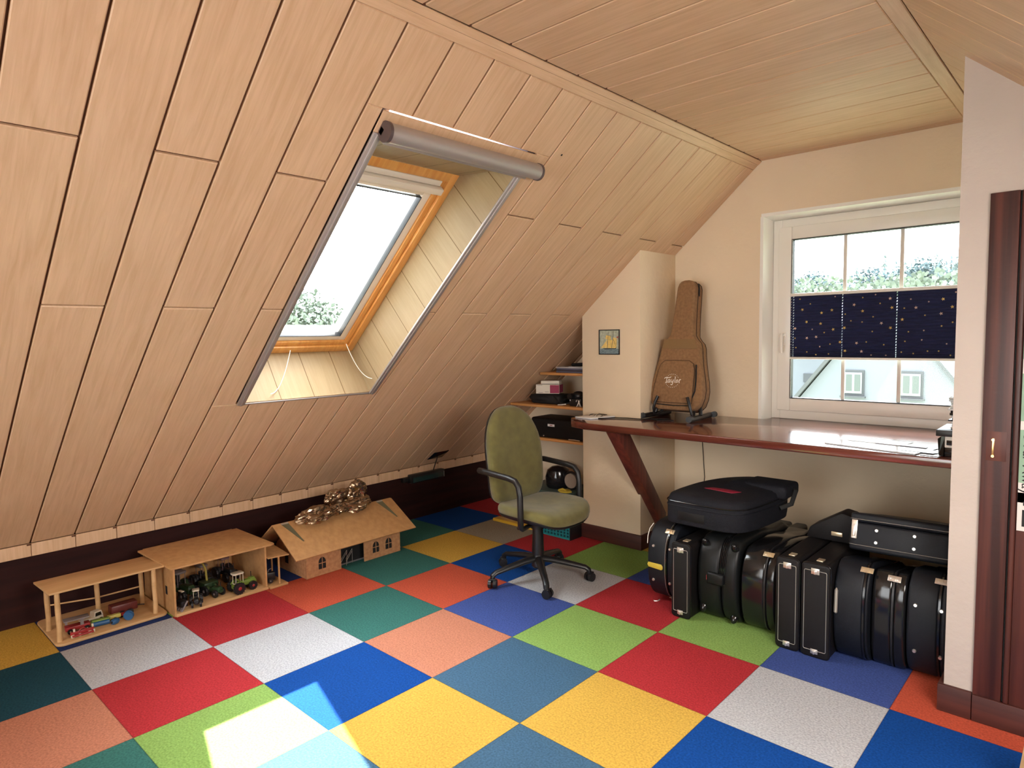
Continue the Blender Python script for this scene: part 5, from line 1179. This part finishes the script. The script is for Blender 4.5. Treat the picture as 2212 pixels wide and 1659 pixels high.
def broadleaf(x, y, zb, ztop, r, m, label, seed, n=2200, leaf=.35, grp='trees on the horizon', trunk=True):
    t = thing('broadleaf_tree', label, 'tree', (x, y, zb), 0, grp); H = ztop-zb
    b = MB(); b.tube([(0, 0, 0), (0, 0, H*.6), (.1, 0, H*.8)], [.3, .2, .05], 8); b.build('trunk', BARK, t)
    random.seed(seed); b = MB(); blobs = []
    for k in range(9):
        a = random.random()*6.28; q = random.random(); blobs.append((V((cos(a)*r*.55*q, sin(a)*r*.55*q, H*(.45+.38*random.random()))), r*random.uniform(.38, .60)))
    blobs.append((V((0, 0, H-.45*r)), r*.45)); blobs.append((V((r*.4, 0, H-.6*r)), r*.5)); blobs.append((V((-r*.5, 0, H-.75*r)), r*.5))
    for k in range(n):
        c, br = random.choice(blobs); d_ = V((random.gauss(0, 1), random.gauss(0, 1), random.gauss(0, 1))).normalized(); p = c+d_*br*random.uniform(.7, 1.05)
        u_ = V((random.gauss(0, 1), random.gauss(0, 1), random.gauss(0, 1))).normalized(); v_ = u_.cross(d_).normalized(); s_ = leaf*random.uniform(.5, 1.1)
        b.poly([p+u_*s_, p+v_*s_*.6, p-u_*s_, p-v_*s_*.6])
    b.build('foliage', m, t, smooth=0, recalc=False)
kinds = ['far-left', 'left', 'centre-left', 'centre', 'centre-right', 'right', 'far-right']
pl_ = [(-19.5, 5.7, 'b'), (-18.3, 6.1, 'c'), (-17.0, 6.2, 'b'), (-16.1, 5.2, 'b'), (-14.9, 5.3, 'b'), (-13.4, 6.6, 'c'), (-12.4, 6.2, 'b'), (-11.3, 7.4, 'c'), (-10.5, 6.8, 'c'), (-9.7, 6.4, 'b'), (-8.7, 6.7, 'b'), (-7.7, 7.2, 'c'), (-6.7, 6.9, 'c'), (-5.9, 6.5, 'b')]
desc = ['first', 'second', 'third', 'fourth', 'fifth', 'sixth', 'seventh', 'eighth', 'ninth', 'tenth', 'eleventh', 'twelfth', 'thirteenth', 'last']
for i, (x, zt, kd) in enumerate(pl_):
    yy = 60+(i % 5)*4.9; q = (yy+.74)/60.74; x = 3.09+(x-3.09)*q; zt = 1.445+(zt+.5-1.445)*q
    if kd == 'c': conifer(x, yy, -3.2, zt, 1.5, CONI[i % 2], '%s tree from the left on the horizon, a pointed hazy conifer' % desc[i], i)
    else: broadleaf(x, yy, -3.2, zt, 2.3, CONI[i % 2], '%s tree from the left on the horizon, a rounded hazy crown' % desc[i], i, 3200, .20)
b = MB(); b.box((-30, 66, -3.2), (5, 68, 4.6)); random.seed(1)
hb = MB()
for k in range(11000):
    p = V((random.uniform(-26, 2), random.uniform(55.8, 57.0), random.uniform(-1, 5.3+.5*math.sin(p_*.9 if (p_ := random.uniform(-26, 2)) else 0)))); s_ = random.uniform(.10, .24); u_ = V((random.gauss(0, 1), random.gauss(0, .5), random.gauss(0, 1))).normalized(); v_ = u_.cross(V((0, 1, 0)))
    hb.poly([p+u_*s_, p+v_*s_, p-u_*s_, p-v_*s_])
b.bm.free()
tag(hb.build('hedge_foliage', CONI[2], smooth=0, recalc=False), 'hazy pale undergrowth below the tree line on the horizon', 'foliage', kind='stuff')
broadleaf(-12, 7.65, -3.2, 2.75, 1.75, CONI[2], 'leafy tree seen through the lower corner of the skylight', 77, 14000, .085, None)
